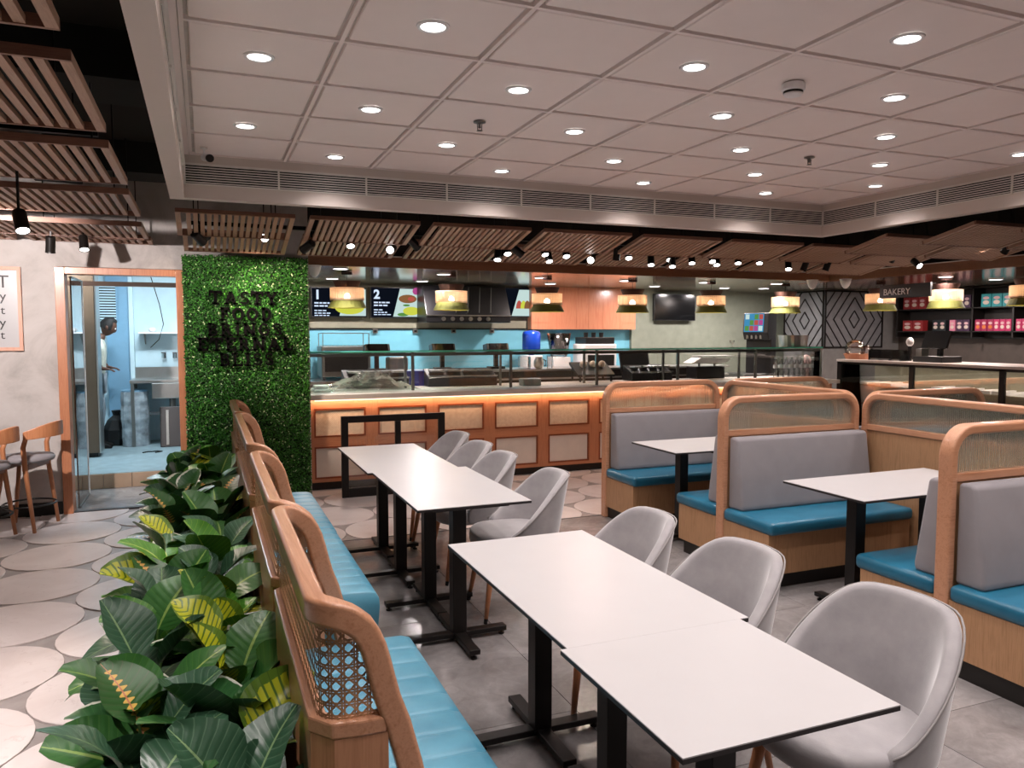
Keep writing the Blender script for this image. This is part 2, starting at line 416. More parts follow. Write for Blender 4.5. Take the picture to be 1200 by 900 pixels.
M['scr_brown'] = scr('#8a5f3c', .9); M['scr_green'] = scr('#5a8f46', .9); M['scr_purple'] = scr('#b04a8a', .9); M['scr_blue'] = scr('#3f86b0', 1.0)
# ================================================================ THE SETTING
# floor slab and its pieces
fl = S(MB().box(-5, 12.5, -3, 13.5, -.12, -.004).build('floor', 'infill', origin=(0, 0, -.12)))
# grey stone slabs of the dining area
TX, TY = .6, 1.2
sm = MB().box(-TX/2+.0015, TX/2-.0015, -TY/2+.0015, TY/2-.0015, -.008, .004).build('tile', 'stone', fl)
sme = sm.data; bpy.data.objects.remove(sm)
def slab(x0, x1, y0, y1):
    if x1-x0 > TX-.01 and y1-y0 > TY-.01: inst('tile', sme, fl, ((x0+x1)/2, (y0+y1)/2, .12))
    else: MB().box(x0+.0015, x1-.0015, y0+.0015, y1-.0015, -.008, .004).build('tile', 'stone', fl, world=True)
i = 0; x = .22
while x < 7.2:
    x1 = min(x+TX, 7.2); y = 5.80; off = .6 if i % 2 else 1.2
    y0 = y-off
    while y > -1.2: slab(x, x1, max(y0, -1.2), y); y = y0; y0 -= TY
    x = x1; i += 1
tag(MB().box(.2, 7.2, 5.80, 5.815, -.005, .006).build('trim_1', 'edge'), kind='structure')
# round marble tiles: corridor in staggered columns, counter front in staggered rows
D = .69; rr_ = D/2-.002
def disc_mesh(r=rr_):
    o = MB().lathe([(r, -.008), (r, .003), (r-.002, .004)], 32).build('tile', 'marble', fl); me = o.data; bpy.data.objects.remove(o); return me
DM = disc_mesh()
def clipdisc(cx, cy, x0, x1, y0, y1):
    if cx-rr_ >= x0 and cx+rr_ <= x1 and cy-rr_ >= y0 and cy+rr_ <= y1: inst('tile', DM, fl, (cx, cy, .12)); return
    ps = [(cx+rr_*math.cos(2*PI*k/40), cy+rr_*math.sin(2*PI*k/40)) for k in range(40)]
    for ax, lim, sg in ((0, x0, 1), (0, x1, -1), (1, y0, 1), (1, y1, -1)):
        out = []
        for k in range(len(ps)):
            a, b = ps[k], ps[(k+1) % len(ps)]; da, db = sg*(a[ax]-lim), sg*(b[ax]-lim)
            if da >= 0: out.append(a)
            if (da < 0) != (db < 0): t = da/(da-db); out.append((a[0]+(b[0]-a[0])*t, a[1]+(b[1]-a[1])*t))
        ps = out
        if len(ps) < 3: return
    MB().prism(ps, -.008, .004).build('tile', 'marble', fl, world=True)
k = 0
cxs = [-1.01+.598*j for j in range(-5, 2)]
for j, cx in enumerate(cxs):
    for q in range(-3, 9):
        cy = 4.12+.69*q+(.345 if (j % 2) == 0 else 0)
        if cy < 1.2: continue
        clipdisc(cx, cy, -4, .2, .9, 7.66)
for j, cy in enumerate((6.06, 6.658, 7.256, 7.854)):
    for q in range(-5, 11):
        cx = 3.08+.345+.69*q+(.345 if j % 2 else 0)
        clipdisc(cx, cy, .2, 7.7, 5.82, 7.86)
# high dark ceiling
S(MB().box(-5, 12.5, -3.2, 8.1, 3.1, 3.25).build('ceiling', 'dark_ceiling'))
for k, (x0, y0, x1, y1, wd) in enumerate(((-4.5, 4.6, 12, 4.6, .5), (-1.1, -2, -1.1, 7.5, .35), (-2.4, -2, -2.4, 7.5, .3), (6.6, -2, 6.6, 7.8, .4), (-4.5, 7.0, 12, 7.0, .4))):
    tag(MB().box(min(x0, x1)-(wd/2 if x0 == x1 else 0), max(x0, x1)+(wd/2 if x0 == x1 else 0), min(y0, y1)-(wd/2 if y0 == y1 else 0), max(y0, y1)+(wd/2 if y0 == y1 else 0), 2.86, 3.1).build('trim_%d' % (k+2), 'duct'), kind='structure')
# ---- white coffered tray ceiling with bulkhead
X0, X1, YF, YB = -.19, 5.5, 5.73, -2.2
xi0, xi1, yf = X0+.09, X1-.09, YF-.09
tray = MB()
for a in ((X0, xi0, YB, YF), (xi1, X1, YB, YF), (xi0, xi1, yf, YF), (xi0, xi1, YB, YB+.09)): tray.box(*a, 2.5, 2.83)
tray = S(tray.build('ceiling_tray', 'bulk', origin=(0, 0, 2.5)))
tray.name = 'trim_8'
cl = S(MB().box(xi0-.02, xi1+.02, YB, yf+.02, 2.806, 2.86).build('ceiling', 'ceil_gap', origin=(0, 0, 2.806)))
P = .606; PYY = .598; gx0 = -.052; gy0 = 5.64
NX, NY = 9, 13
tm = MB(); e = .025
tm.box(-P/2+e, P/2-e, -PYY/2+e, PYY/2-e, -.018, 0); tmo = tm.build('ceiling_tile', 'ceil', cl, bevel=.004, seg=1); tme = tmo.data
for a in range(NX):
    for b in range(NY):
        inst('ceiling_tile', tme, cl, (gx0+P*(a+.5), gy0-PYY*(b+.5), .004), like=tmo)
bpy.data.objects.remove(tmo)
for a in range(NX+1):
    x = gx0+P*a; MB().box(x-.009, x+.009, YB+.1, gy0, 2.787, 2.812).build('grid_bar', 'ceil', cl, world=True)
for b in range(NY+1):
    y = gy0-PYY*b; MB().box(gx0, gx0+P*NX, y-.009, y+.009, 2.7875, 2.812).build('grid_bar', 'ceil', cl, world=True)
MB().box(xi0, gx0-.012, YB+.1, yf, 2.786, 2.83).build('edge_strip', 'ceil', cl, world=True)
MB().box(gx0+P*NX+.012, xi1, YB+.1, yf, 2.786, 2.83).build('edge_strip', 'ceil', cl, world=True)
# air grilles set into the inner faces of the bulkhead
def grille(p0, p1, nrm, label, n):
    p0, p1 = Vector(p0), Vector(p1); L = (p1-p0).length; d = (p1-p0)/L; nr = Vector(nrm); ns = max(1, round(L/.62)); w_ = L/ns
    for k in range(ns):
        c = p0+d*(k*w_); t = thing('air_grille', label % ORD[k], 'grille', tuple(c+Vector((0, 0, 2.59))), math.atan2(d.y, d.x), 'linear air grilles around the ceiling tray')
        s = 1 if Vector((-d.y, d.x, 0)).dot(nr) > 0 else -1
        fr = MB(); fr.box(0, w_, 0, s*.004, 0, .008).box(0, w_, 0, s*.012, .134, .142).box(0, .006, 0, s*.012, 0, .142).box(w_-.006, w_, 0, s*.012, 0, .142)
        fr.build('frame', 'louvre', t)
        MB().box(.004, w_-.004, 0, s*.003, .006, .136).build('backing', 'duct', t)
        bl = MB()
        for q in range(8): z = .015+q*.0165; bl.bar((.006, s*.009, z), (w_-.006, s*.009, z), .008, .0062)
        tag(bl.build('louvres', 'louvre', t), kind='stuff')
grille((xi0, yf, 0), (xi1, yf, 0), (0, -1, 0), 'grey louvred air grille over the counter side, %s from the left', 9)
grille((xi1, yf-.02, 0), (xi1, .2, 0), (-1, 0, 0), 'grey louvred air grille over the bakery side, %s from the far corner', 9)
grille((xi0, .2, 0), (xi0, yf-.02, 0), (1, 0, 0), 'grey louvred air grille on the planter side of the tray, %s from the entrance end', 9)
# downlights in the tray (checkerboard)
DL = None
for a in range(NX):
    for b in range(10):
        if (a+b) % 2 == 0 or (a == 2 and b == 99): continue
        x, y = gx0+P*(a+.5), gy0-PYY*(b+.5)
        if (a, b) in (): continue
        lab = 'round white recessed downlight, %s row from the far grille, %s tile from the left' % (ORD[b], ORD[a])
        t = thing('downlight', lab, 'downlight', (x, y, 2.787), 0, 'recessed downlights in the tiled ceiling')
        if DL is None:
            r1 = MB().lathe([(.066, .0), (.062, -.006), (.05, -.007), (.047, -.001), (.047, .002)], 24).build('trim_ring', 'trimwhite', t, smooth=True)
            l1 = MB().lathe([(1e-5, -.002), (.048, -.002), (.048, .001)], 24).build('lens', 'emit_w', t); DL = (r1, l1)
        else: inst('trim_ring', DL[0].data, t); inst('lens', DL[1].data, t)
        lamp('SPOT', 'downlight_lamp', (0, 0, -.012), DOWN_W, NEUT, t, aim=(0, 0, -1), size=.045, angle=128, blend=1.0)
# devices in the ceiling
t = thing('smoke_detector', 'round white smoke detector hanging under a ceiling tile', 'smoke detector', (2.65, 2.97, 2.786))
MB().lathe([(.052, 0), (.055, -.012), (.055, -.03), (.05, -.036)], 24).build('body', 'trimwhite', t, smooth=False)
MB().lathe([(.046, -.036), (.046, -.046)], 24).build('vent_ring', 'black', t)
MB().lathe([(.046, -.044), (.04, -.056), (.02, -.062), (1e-5, -.063)], 24).build('cap', 'trimwhite', t, smooth=True)
for k, (x, y, lab) in enumerate(((1.478, 4.16, 'small pendent sprinkler head, nearer the two menu screens'), (3.857, 4.15, 'small pendent sprinkler head, nearer the bakery corner'))):
    t = thing('sprinkler', lab, 'sprinkler', (x, y, 2.786), 0, 'sprinkler heads')
    MB().lathe([(.035, 0), (.035, -.004), (.012, -.008)], 16).build('escutcheon', 'steel_d', t)
    MB().cyl((0, 0, 0), .008, -.035, -.004, 8).bar((-.014, 0, -.012), (-.012, 0, -.045), .004, .004).bar((.014, 0, -.012), (.012, 0, -.045), .004, .004).bar((-.014, 0, -.045), (.014, 0, -.045), .005, .005).build('frame', 'steel_d', t)
    MB().lathe([(.016, -.048), (.018, -.05)], 12).build('deflector', 'steel_d', t)
t = thing('security_camera', 'small white bullet camera with dark lens at the left corner of the tray', 'camera', (.03, 5.4, 2.786))
MB().cyl((0, 0, 0), .022, -.006, 0, 14).bar((0, 0, -.004), (0, -.005, -.05), .012, .012).build('bracket', 'trimwhite', t)
MB().tube([(0, .03, -.055), (.03, -.06, -.075)], .022, 14).build('body', 'trimwhite', t)
MB().tube([(.03, -.058, -.0745), (.035, -.075, -.0785)], .025, 14).build('lens_hood', 'black', t)
t = thing('security_camera', 'small dome camera beside the far left downlight', 'camera', (-.05, 5.52, 2.786))
bpy.data.objects.remove(t)

# ---- walls
WY = 7.62
S(MB().box(-5, -1.18, WY, WY+.12, 0, 3.1).box(-.15, .95, WY, WY+.12, 0, 3.1).box(-1.18, -.15, WY, WY+.12, 2.165, 3.1).build('wall_back', 'concrete', origin=(-1, WY, 0)))
wb = bpy.data.objects['wall_back']
S(MB().box(-5, -1.19, WY-.018, WY, 0, .115).build('baseboard_back', 'kick'))
for k, x in enumerate((-1.23, -1.63, -2.03, -2.43)):
    pass
S(MB().box(-5.12, -5, -3, 7.7, 0, 3.1).build('wall_left', 'concrete'))
S(MB().box(-5, 12.5, -3.12, -3, 0, 3.1).build('wall_rear', 'concrete'))
S(MB().box(12.4, 12.52, -3, 9.8, 0, 3.1).build('wall_right', 'greywall'))
# door to the wash-up kitchen: frame, floor, step, room
dr = tag(MB().box(-1.18, -1.105, WY-.035, WY+.13, 0, 2.16).box(-.225, -.15, WY-.035, WY+.13, 0, 2.16).box(-1.105, -.225, WY-.035, WY+.13, 2.10, 2.16).build('door_1', 'orange', origin=(-.66, WY, 0), bevel=.004), kind='structure')
S(MB().box(-1.105, -.225, WY+.0, WY+.06, -.004, .012).build('trim_9', 'edge'))
S(MB().box(-1.9, -.15, WY+.06, 8.72, -.004, .006).build('floor_lobby', 'stone'))
st = S(MB().box(-3, .93, 8.72, 11.3, -.02, .155).build('floor_kitchen', 'bluefloor'))
for k in range(6): MB().box(-1.25+.262*k, -.992+.262*k, 8.70, 8.722, 0, .15).build('tile', 'beige_tile', st, world=True)
S(MB().box(-3, .93, 11.2, 11.3, .1, 2.7).build('wall_kitchen_back', 'bluewall'))
S(MB().box(-3.1, -3, 7.74, 11.3, 0, 2.7).build('wall_kitchen_left', 'bluewall'))
S(MB().box(-.15, -.05, 7.74, 9.2, 0, 2.7).build('wall_kitchen_right', 'bluewall'))
S(MB().box(-3, .93, 7.74, 11.3, 2.6, 2.7).build('ceiling_kitchen', 'bluewall'))
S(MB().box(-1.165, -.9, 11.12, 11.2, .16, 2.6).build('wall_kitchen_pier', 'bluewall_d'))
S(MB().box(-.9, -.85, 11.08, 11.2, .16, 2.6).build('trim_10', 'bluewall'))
S(MB().box(-1.9, .5, 9.6, 9.68, 2.11, 2.16).build('trim_11', 'slatframe'))
# ---- serving kitchen shell behind the counter
KX, KY, SZ = .95, 10.7, 2.28
S(MB().box(.83, .95, WY+.12, KY, 0, SZ).build('wall_counter_left', 'steel_d'))
S(MB().box(.83, 6.35, KY, KY+.12, 1.645, SZ).build('wall_counter_back', 'kwall'))
S(MB().box(.95, 6.35, KY+.01, KY+.1, 0, 1.65).build('wall_splashback', 'blue'))
S(MB().box(6.35, 6.75, KY-.06, KY+.12, 0, SZ).build('wall_counter_pier', 'kwall2'))
S(MB().box(6.75, 10.3, KY, KY+.12, 0, SZ).build('wall_counter_far', 'kwall2'))
# soffit with a polished underside, in stone and wood fields
S(MB().box(.95, 12.4, 8.02, KY+.12, SZ, SZ+.05).box(7.85, 12.4, -1, 8.02, SZ, SZ+.05).build('ceiling_soffit', 'soffit', origin=(8, 8, SZ)))
S(MB().box(.95, 6.0, 8.02, 8.6, SZ-.004, SZ).build('trim_12', 'soffwood'))
S(MB().box(7.85, 9.2, -1, 8.6, SZ-.004, SZ).build('trim_13', 'soffwood'))
fa = S(MB().box(.93, 7.85, 8.0, 8.03, SZ, 2.385).box(7.83, 7.86, -1, 8.03, SZ, 2.385).build('trim_14', 'fascia', origin=(7.83, 8, SZ)))
S(MB().box(.93, 7.86, 7.99, 8.04, 2.385, 2.395).box(7.815, 7.87, -1, 8.0, 2.385, 2.395).build('trim_15', 'louvre', origin=(7.83, 8, 2.38)))
S(MB().box(.95, 7.9, 8.04, 8.08, 2.38, 3.1).box(7.88, 7.92, -3, 8.04, 2.38, 3.1).build('wall_upper', 'dark_ceiling', origin=(7.9, 8.06, 2.38)))
# corner block with the two diamond lattice panels, and bakery walls
BY = 9.55; BX = PY(965, 400, BY).x
S(MB().box(BX, BX+1.65, BY, BY+.9, 0, SZ).build('wall_corner_block', 'greywall', origin=(BX, BY, 0)))
S(MB().box(BX+1.3, 11.2, BY+.35, BY+.5, 0, SZ).build('wall_bakery_end', 'greywall'))
BW = 10.9
S(MB().box(BW, BW+.12, -1, BY+.4, 0, SZ).build('wall_bakery', 'bakerywall'))
# ================================================================ CEILING SLAT PANELS
SLATW, PITCHS = .03, .058
def slat_panel(x0, x1, y0, L, z0, tilt, lab, singles=True):
    fh = .03 if tilt else .036; rw = .016
    W = x1-x0; t = thing('slat_panel', lab, 'ceiling panel', (x0, y0, z0), 0, 'suspended timber slat panels'); t.rotation_euler = (-tilt, 0, 0)
    parts('frame_rail', 'slatframe', t, ((0, W, 0, rw, 0, fh), (0, W, L-rw, L, 0, fh)))
    parts('side_rail', 'slat', t, ((0, .035, rw, L-rw, 0, fh), (W-.035, W, rw, L-rw, 0, fh)))
    n = int((W-.1)/(PITCHS if tilt == 0 else .048)); st = (W-.08)/(n+1)
    if singles:
        global SLM
        key = round(L, 2)
        if key not in SLM:
            o = MB().box(-SLATW/2, SLATW/2, .016, L-.016, .003, .026).build('slat', 'slat', t); SLM[key] = o.data; bpy.data.objects.remove(o)
        for k in range(n): inst('slat', SLM[key], t, (.04+st*(k+1), 0, 0))
    else:
        m = MB()
        for k in range(n): xx = .04+st*(k+1); m.box(xx-.014, xx+.014, .016, L-.016, .003, .026)
        tag(m.build('slats', 'slat', t), kind='stuff')
    for xx in (.12, W-.12): MB().box(xx-.004, xx+.004, L*.5-.004, L*.5+.004, .05, 3.1-z0+.12).build('hanger', 'black', t)
    return t
SLM = {}
rows = [(1.62, .95, 2.46), (2.85, .95, 2.465), (4.0, .95, 2.442), (5.15, .95, 2.42), (6.3, .85, 2.375), (7.22, .36, 2.375)]
for i, (y0, L, z0) in enumerate(rows):
    nm = ['nearest the camera', 'second nearest the camera', 'third nearest', 'fourth nearest', 'last but one before the wall', 'against the back wall'][i]
    xr = -.36-.012*i if i < 5 else -.4
    if i == 5:
        slat_panel(-1.33, xr, y0, L, z0, 0, 'brown slatted ceiling panel above the doorway, '+nm)
        slat_panel(-2.75, -1.44, y0-.1, L+.1, z0, 0, 'brown slatted ceiling panel above the poster, '+nm)
        continue
    slat_panel(xr-1.27, xr, y0, L, z0, 0, 'brown slatted ceiling panel over the corridor, %s, beside the tray' % nm)
    if i >= 2: slat_panel(xr-1.27-1.37, xr-1.37, y0, L, z0, 0, 'brown slatted ceiling panel over the corridor, %s, outer column' % nm)
TL = R(13)
cx = [(.0-.17, .66), (.77, 1.63), (1.74, 2.6), (2.72, 3.58), (3.7, 4.56), (4.68, 5.54), (5.66, 6.52), (6.64, 7.5)]
for i, (a, b) in enumerate(cx):
    slat_panel(a, b, 6.0, .5, 2.455, TL, 'tilted slatted panel over the counter, front row, %s from the left' % ORD[i])
    slat_panel(a+.03, b+.03, 6.72, .48, 2.40, TL, 'tilted slatted panel over the counter, back row, %s from the left' % ORD[i], singles=False)
for r_, y0 in enumerate((5.15, 4.3, 3.45)):
    for c_, a in enumerate((5.7, 6.75)):
        slat_panel(a, a+.95, y0, .5, 2.455, TL, 'tilted slatted panel, bakery side, %s row from the corner, %s column out' % (ORD[r_], ORD[c_]), singles=(c_ == 0))
# ================================================================ TRACK SPOTLIGHTS
def track(p, q, lab):
    t = thing('lighting_track', lab, 'track', p, 0, 'lighting tracks'); v = Vector(q)-Vector(p)
    MB().bar((0, 0, 0), tuple(v), .035, .03).build('rail', 'black', t)
    for k in (.08, .36, .64, .92): c = v*k; MB().box(c.x-.004, c.x+.004, c.y-.004, c.y+.004, .01, 3.1-p[2]).build('hanger', 'black', t)
    return t
TZ = 2.46
track((-.1, 6.61, TZ), (7.1, 6.61, TZ), 'black lighting track running along the counter front')
track((7.22, 2.6, TZ), (7.22, 6.5, TZ), 'black lighting track running along the bakery side')
track((-1.9, 4.7, 2.66), (-.5, 4.7, 2.66), 'short black lighting track over the corridor')
SPM = None
def spot(u, v, Y=None, X=None, aim=(0, .25, -1), lab='', on=True, top=None, watt=None, plane=None):
    global SPM
    p = PY(u, v, Y) if Y else PX(u, v, X)
    a = Vector(aim).normalized(); L = .13; bk = p-a*L
    t = thing('spotlight', lab, 'spotlight', tuple(bk), 0, 'black track spotlights')
    e = a.to_track_quat('Z', 'Y').to_euler()
    tz = top if top is not None else TZ-.015
    if SPM is None:
        b = MB().lathe([(.022, 0), (.034, .006), (.035, .12), (.037, .13), (.032, .13), (.030, .118)], 18).build('body', 'black', t, smooth=False)
        l = MB().lathe([(1e-5, .121), (.031, .121), (.031, .124)], 18).build('lens', 'emit_s', t)
        l2 = MB().lathe([(1e-5, .121), (.031, .121), (.031, .124)], 18).build('lens', 'bulb_screen', t)
        SPM = (b, l, l2); bm_, lm, lm2 = b.data, l.data, l2.data
        for o in (b, l, l2): bpy.data.objects.remove(o)
        SPM = (bm_, lm, lm2)
    inst('body', SPM[0], t, rot=e); inst('lens', SPM[1] if on else SPM[2], t, rot=e)
    if Y and 6 < Y < 6.85: MB().bar((0, 0, 0), (0, 6.61-bk.y, tz+.012-bk.z), .014, .014).build('stem', 'black', t)
    elif tz > bk.z+.02: MB().bar((0, 0, 0), (0, 0, tz-bk.z), .012, .012).box(-.03, .03, -.015, .015, tz-bk.z-.02, tz-bk.z).build('stem', 'black', t)
    if on: lamp('SPOT', 'spotlight_lamp', tuple(a*(L+.005)), watt or SPOT_W, WARM, t, aim=tuple(a), size=.03, angle=58)
    return t
far = [(238, 284, (.5, .75, -.45), 1), (243, 278, (.55, .75, -.5), 1), (310, 279, (-.28, -.95, -.25), 1), (355, 293, (-.5, .75, -.4), 1), (411, 289, (0, -.55, -.8), 1), (457, 293, (-.45, -.9, -.25), 1),
       (490, 291, (.6, .3, -.5), 1), (583, 305, (-.2, -.4, -.8), 1), (595, 298, (-.1, -.5, -.8), 1), (612, 299, (.7, 0, -.5), 1), (639, 299, (0, -.5, -.8), 1), (644, 307, (0, -.4, -.8), 1), (664, 301, (-.1, -.5, -.8), 1),
       (692, 305, (-.6, -.8, -.25), 1), (722, 305, (0, .2, -1), 0), (737, 303, (-.2, -.5, -.8), 1), (763, 311, (-.2, -.4, -.9), 1), (785, 305, (-.2, -.5, -.8), 1), (788, 313, (-.2, -.4, -.9), 1), (811, 309, (-.2, -.4, -.9), 1),
       (835, 307, (-.2, -.5, -.8), 1), (840, 311, (-.2, -.4, -.9), 1), (865, 309, (-.2, -.4, -.9), 1), (890, 309, (-.3, -.4, -.9), 1), (924, 316, (-.3, -.4, -.8), 1), (941, 317, (-.2, .3, -1), 0), (967, 317, (-.2, .3, -1), 0)]
for i, (u, v, a, on) in enumerate(far):
    hgh = 'facing the room' if a[1] < -.7 else ('unlit' if not on else 'lit')
    spot(u, v, Y=6.56 if i % 2 else 6.52, watt=(75 if i in (0, 1, 3) else None), aim=a, on=bool(on), lab='black track spotlight over the counter, %s, %s from the left' % (hgh, ORD[i]))
for i, (u, v, a, on, x) in enumerate(((1033, 308, (-.1, -.45, -.55), 1, 7.25), (1078, 312, (-.1, -.7, -.5), 1, 7.25), (1144, 291, (-.1, -.8, -.5), 1, 7.25), (1176, 296, (.1, .55, -.6), 0, 7.25), (1044, 306, (.1, .6, -.6), 0, 7.1))):
    spot(u, v, X=x, aim=a, on=bool(on), lab='black cylinder spotlight on the bakery side track, %s, %s along' % ('lit' if on else 'unlit', ORD[i]))
spot(27, 271, Y=4.7, aim=(.2, -.45, -.8), top=2.645, watt=50, lab='large black cylinder spotlight glowing under the corridor slats', on=True)
spot(99, 293, Y=7.0, aim=(.1, -.4, -.8), top=2.5, watt=60, lab='black cylinder spotlight glowing above the doorway')
spot(59, 296, Y=6.9, aim=(-.1, .3, -1), top=2.5, on=False, lab='unlit black cylinder spotlight between the poster and the doorway')
for k, (x, y, a, wt) in enumerate(((-1.3, 3.1, (-.1, .1, -1), 170), (-1.5, 1.7, (.2, 0, -1), 130), (-1.6, 5.0, (.06, .8, -.22), 330))):  # unseen extra spots, added to brighten the corridor floor and back wall
    t = thing('spotlight', 'added out-of-view black cylinder corridor spotlight on a long stem, %s from the entrance' % ORD[k], 'spotlight', (x, y, 2.36), 0, 'black track spotlights')
    inst('body', SPM[0], t, rot=Vector(a).to_track_quat('Z', 'Y').to_euler()); inst('lens', SPM[1], t, rot=Vector(a).to_track_quat('Z', 'Y').to_euler())
    MB().bar((0, 0, 0), (0, 0, .74), .012, .012).build('stem', 'black', t)
    lamp('SPOT', 'spotlight_lamp', tuple(Vector(a).normalized()*.135), wt, NEUT, t, aim=a, size=.03, angle=80)
# ================================================================ GREEN WALL AND LETTERS
GX0, GX1, GY, GZ = -.165, .93, 7.56, 2.30
t = thing('moss_wall', 'dense artificial green leaf wall panel between doorway and counter', 'green wall', (.38, GY, 0))
MB().box(GX0, GX1, GY, WY-.001, .02, GZ-.02).build('backing', 'moss_back', t, world=True)
def moss(parent):
    rnd = random.Random(3); vs = []; fs = []; cs = []
    pal = [hexc(h)[:3] for h in ('#1c4a12', '#2a661b', '#3b7f26', '#4e942f', '#17390f', '#72a845')]
    def leaf(x, y, z, s, yn):
        a = rnd.uniform(0, 2*PI); el = rnd.uniform(-.9, .9); ca, sa = math.cos(a), math.sin(a)
        d = Vector((ca*math.cos(el), -abs(math.sin(el))*.9-.1, sa*math.cos(el))) if yn else Vector((-.2, -ca, sa))
        d.normalize(); q = d.cross(Vector((rnd.uniform(-1, 1), -1, rnd.uniform(-1, 1)))).normalized(); p = Vector((x, y, z)); b = len(vs)
        n_ = d.cross(q)*(s*.2)
        for c in (p-d*s*.5, p+q*s*.32+n_, p+d*s*.55, p-q*s*.32+n_): vs.append(tuple(c))
        fs.append((b, b+1, b+2)); fs.append((b, b+2, b+3))
        if rnd.random() < .035: c = (.62, .72, .42)
        else:
            c = pal[min(5, int(abs(rnd.gauss(1.5, 1.3))))]
        cs.append(c)
    for k in range(30000):
        x = rnd.uniform(GX0-.005, GX1+.005); z = rnd.uniform(.02, GZ); leaf(x-.38, -rnd.uniform(.0, .035), z, rnd.uniform(.014, .028), True)
    me = bpy.data.meshes.new('foliage'); me.from_pydata(vs, [], fs); me.materials.append(M['moss'])
    ca_ = me.color_attributes.new('hue', 'FLOAT_COLOR', 'POINT'); buf = []
    for c in cs: buf += [c[0], c[1], c[2], 1]*4
    ca_.data.foreach_set('color', buf)
    o = bpy.data.objects.new('foliage', me); C.objects.link(o); o.parent = parent; tag(o, kind='stuff'); return o
moss(t)
# slab-serif letters
def glyph(ch, h, m, x, z, y0, y1):
    T = .195*h; H = h; sT = .13*h
    def seg(a, b, t=T): m.bar((x+a[0]*h, (y0+y1)/2, z+a[1]*h), (x+b[0]*h, (y0+y1)/2, z+b[1]*h), abs(y1-y0), t, up=(0, 0, 1) if abs(a[1]-b[1]) < .9*abs(a[0]-b[0])+1e-6 else (1, 0, 0))
    def pl(ps, t=T):
        for a, b in zip(ps, ps[1:]): seg(a, b, t)
    def serif(cx_, zz, w_=.42): m.box(x+(cx_-w_/2)*h, x+(cx_+w_/2)*h, y0, y1, z+zz*h-(0 if zz < .5 else sT), z+zz*h+(sT if zz < .5 else 0))
    def arc(cx_, cz, rx, rz, a0, a1, n=8): return [(cx_+rx*math.cos(R(a0+(a1-a0)*k/n)), cz+rz*math.sin(R(a0+(a1-a0)*k/n))) for k in range(n+1)]
    if ch == 'T': seg((.45, 0), (.45, .9)); m.box(x, x+.9*h, y0, y1, z+.8*h, z+h); serif(.45, 0, .5); m.box(x, x+.12*h, y0, y1, z+.62*h, z+.85*h); m.box(x+.78*h, x+.9*h, y0, y1, z+.62*h, z+.85*h); return .98
    if ch == 'A': seg((.18, .02), (.47, .95)); seg((.80, .02), (.50, .95)); seg((.28, .33), (.70, .33), .14*h); serif(.18, 0, .36); serif(.80, 0, .38); return 1.05
    if ch == 'S': pl(arc(.38, .725, .24, .185, 20, 270)+arc(.38, .275, .26, .185, 90, -160), .155*h); return .80
    if ch == 'Y': seg((.16, .95), (.46, .42)); seg((.78, .95), (.48, .42)); seg((.47, 0), (.47, .5)); serif(.17, 1, .38); serif(.78, 1, .36); serif(.47, 0, .46); return 1.02
    if ch == 'F': seg((.24, 0), (.24, 1)); m.box(x+.1*h, x+.76*h, y0, y1, z+.82*h, z+h); m.box(x+.2*h, x+.6*h, y0, y1, z+.42*h, z+.58*h); m.box(x+.64*h, x+.76*h, y0, y1, z+.64*h, z+.9*h); serif(.26, 0, .5); return .84
    if ch == 'E': seg((.24, 0), (.24, 1)); m.box(x+.06*h, x+.78*h, y0, y1, z+.82*h, z+h); m.box(x+.2*h, x+.6*h, y0, y1, z+.42*h, z+.58*h); m.box(x+.06*h, x+.8*h, y0, y1, z, z+.18*h); m.box(x+.68*h, x+.8*h, y0, y1, z+.1*h, z+.36*h); m.box(x+.66*h, x+.78*h, y0, y1, z+.64*h, z+.9*h); return .88
    if ch == 'L': seg((.24, 0), (.24, 1)); m.box(x+.06*h, x+.78*h, y0, y1, z, z+.18*h); m.box(x+.66*h, x+.78*h, y0, y1, z+.1*h, z+.38*h); serif(.25, 1, .46); return .86
    if ch == 'O': pl(arc(.46, .5, .33, .40, 0, 360, 16)); return .98
    if ch == 'D': seg((.24, 0), (.24, 1)); pl([(.1, .9), (.42, .9)]+arc(.42, .5, .30, .40, 90, -90)+[(.1, .1)], .2*h); return .92
    if ch == 'B': seg((.24, 0), (.24, 1)); pl([(.1, .9), (.45, .9)]+arc(.45, .71, .2, .19, 90, -90, 6)+[(.2, .52)], .15*h); pl([(.45, .5)]+arc(.48, .3, .22, .2, 90, -90, 6)+[(.1, .1)], .15*h); return .88
    if ch == 'R': seg((.24, 0), (.24, 1)); pl([(.1, .9), (.45, .9)]+arc(.45, .69, .2, .21, 90, -90, 6)+[(.2, .48)], .15*h); seg((.5, .48), (.76, .04)); serif(.24, 0, .44); serif(.8, 0, .3); return .98
    if ch == 'I': seg((.25, 0), (.25, 1)); serif(.25, 0, .46); serif(.25, 1, .46); return .56
    if ch == 'N': seg((.2, 0), (.2, 1), .2*h); seg((.80, 0), (.80, 1), .2*h); seg((.2, .95), (.80, .05), .2*h); serif(.18, 0, .38); serif(.18, 1, .34); serif(.82, 1, .38); return 1.06
    if ch == 'G': pl(arc(.46, .5, .33, .40, 45, 340, 14)); m.box(x+.5*h, x+.92*h, y0, y1, z+.38*h, z+.54*h); return 1.0
    return .5
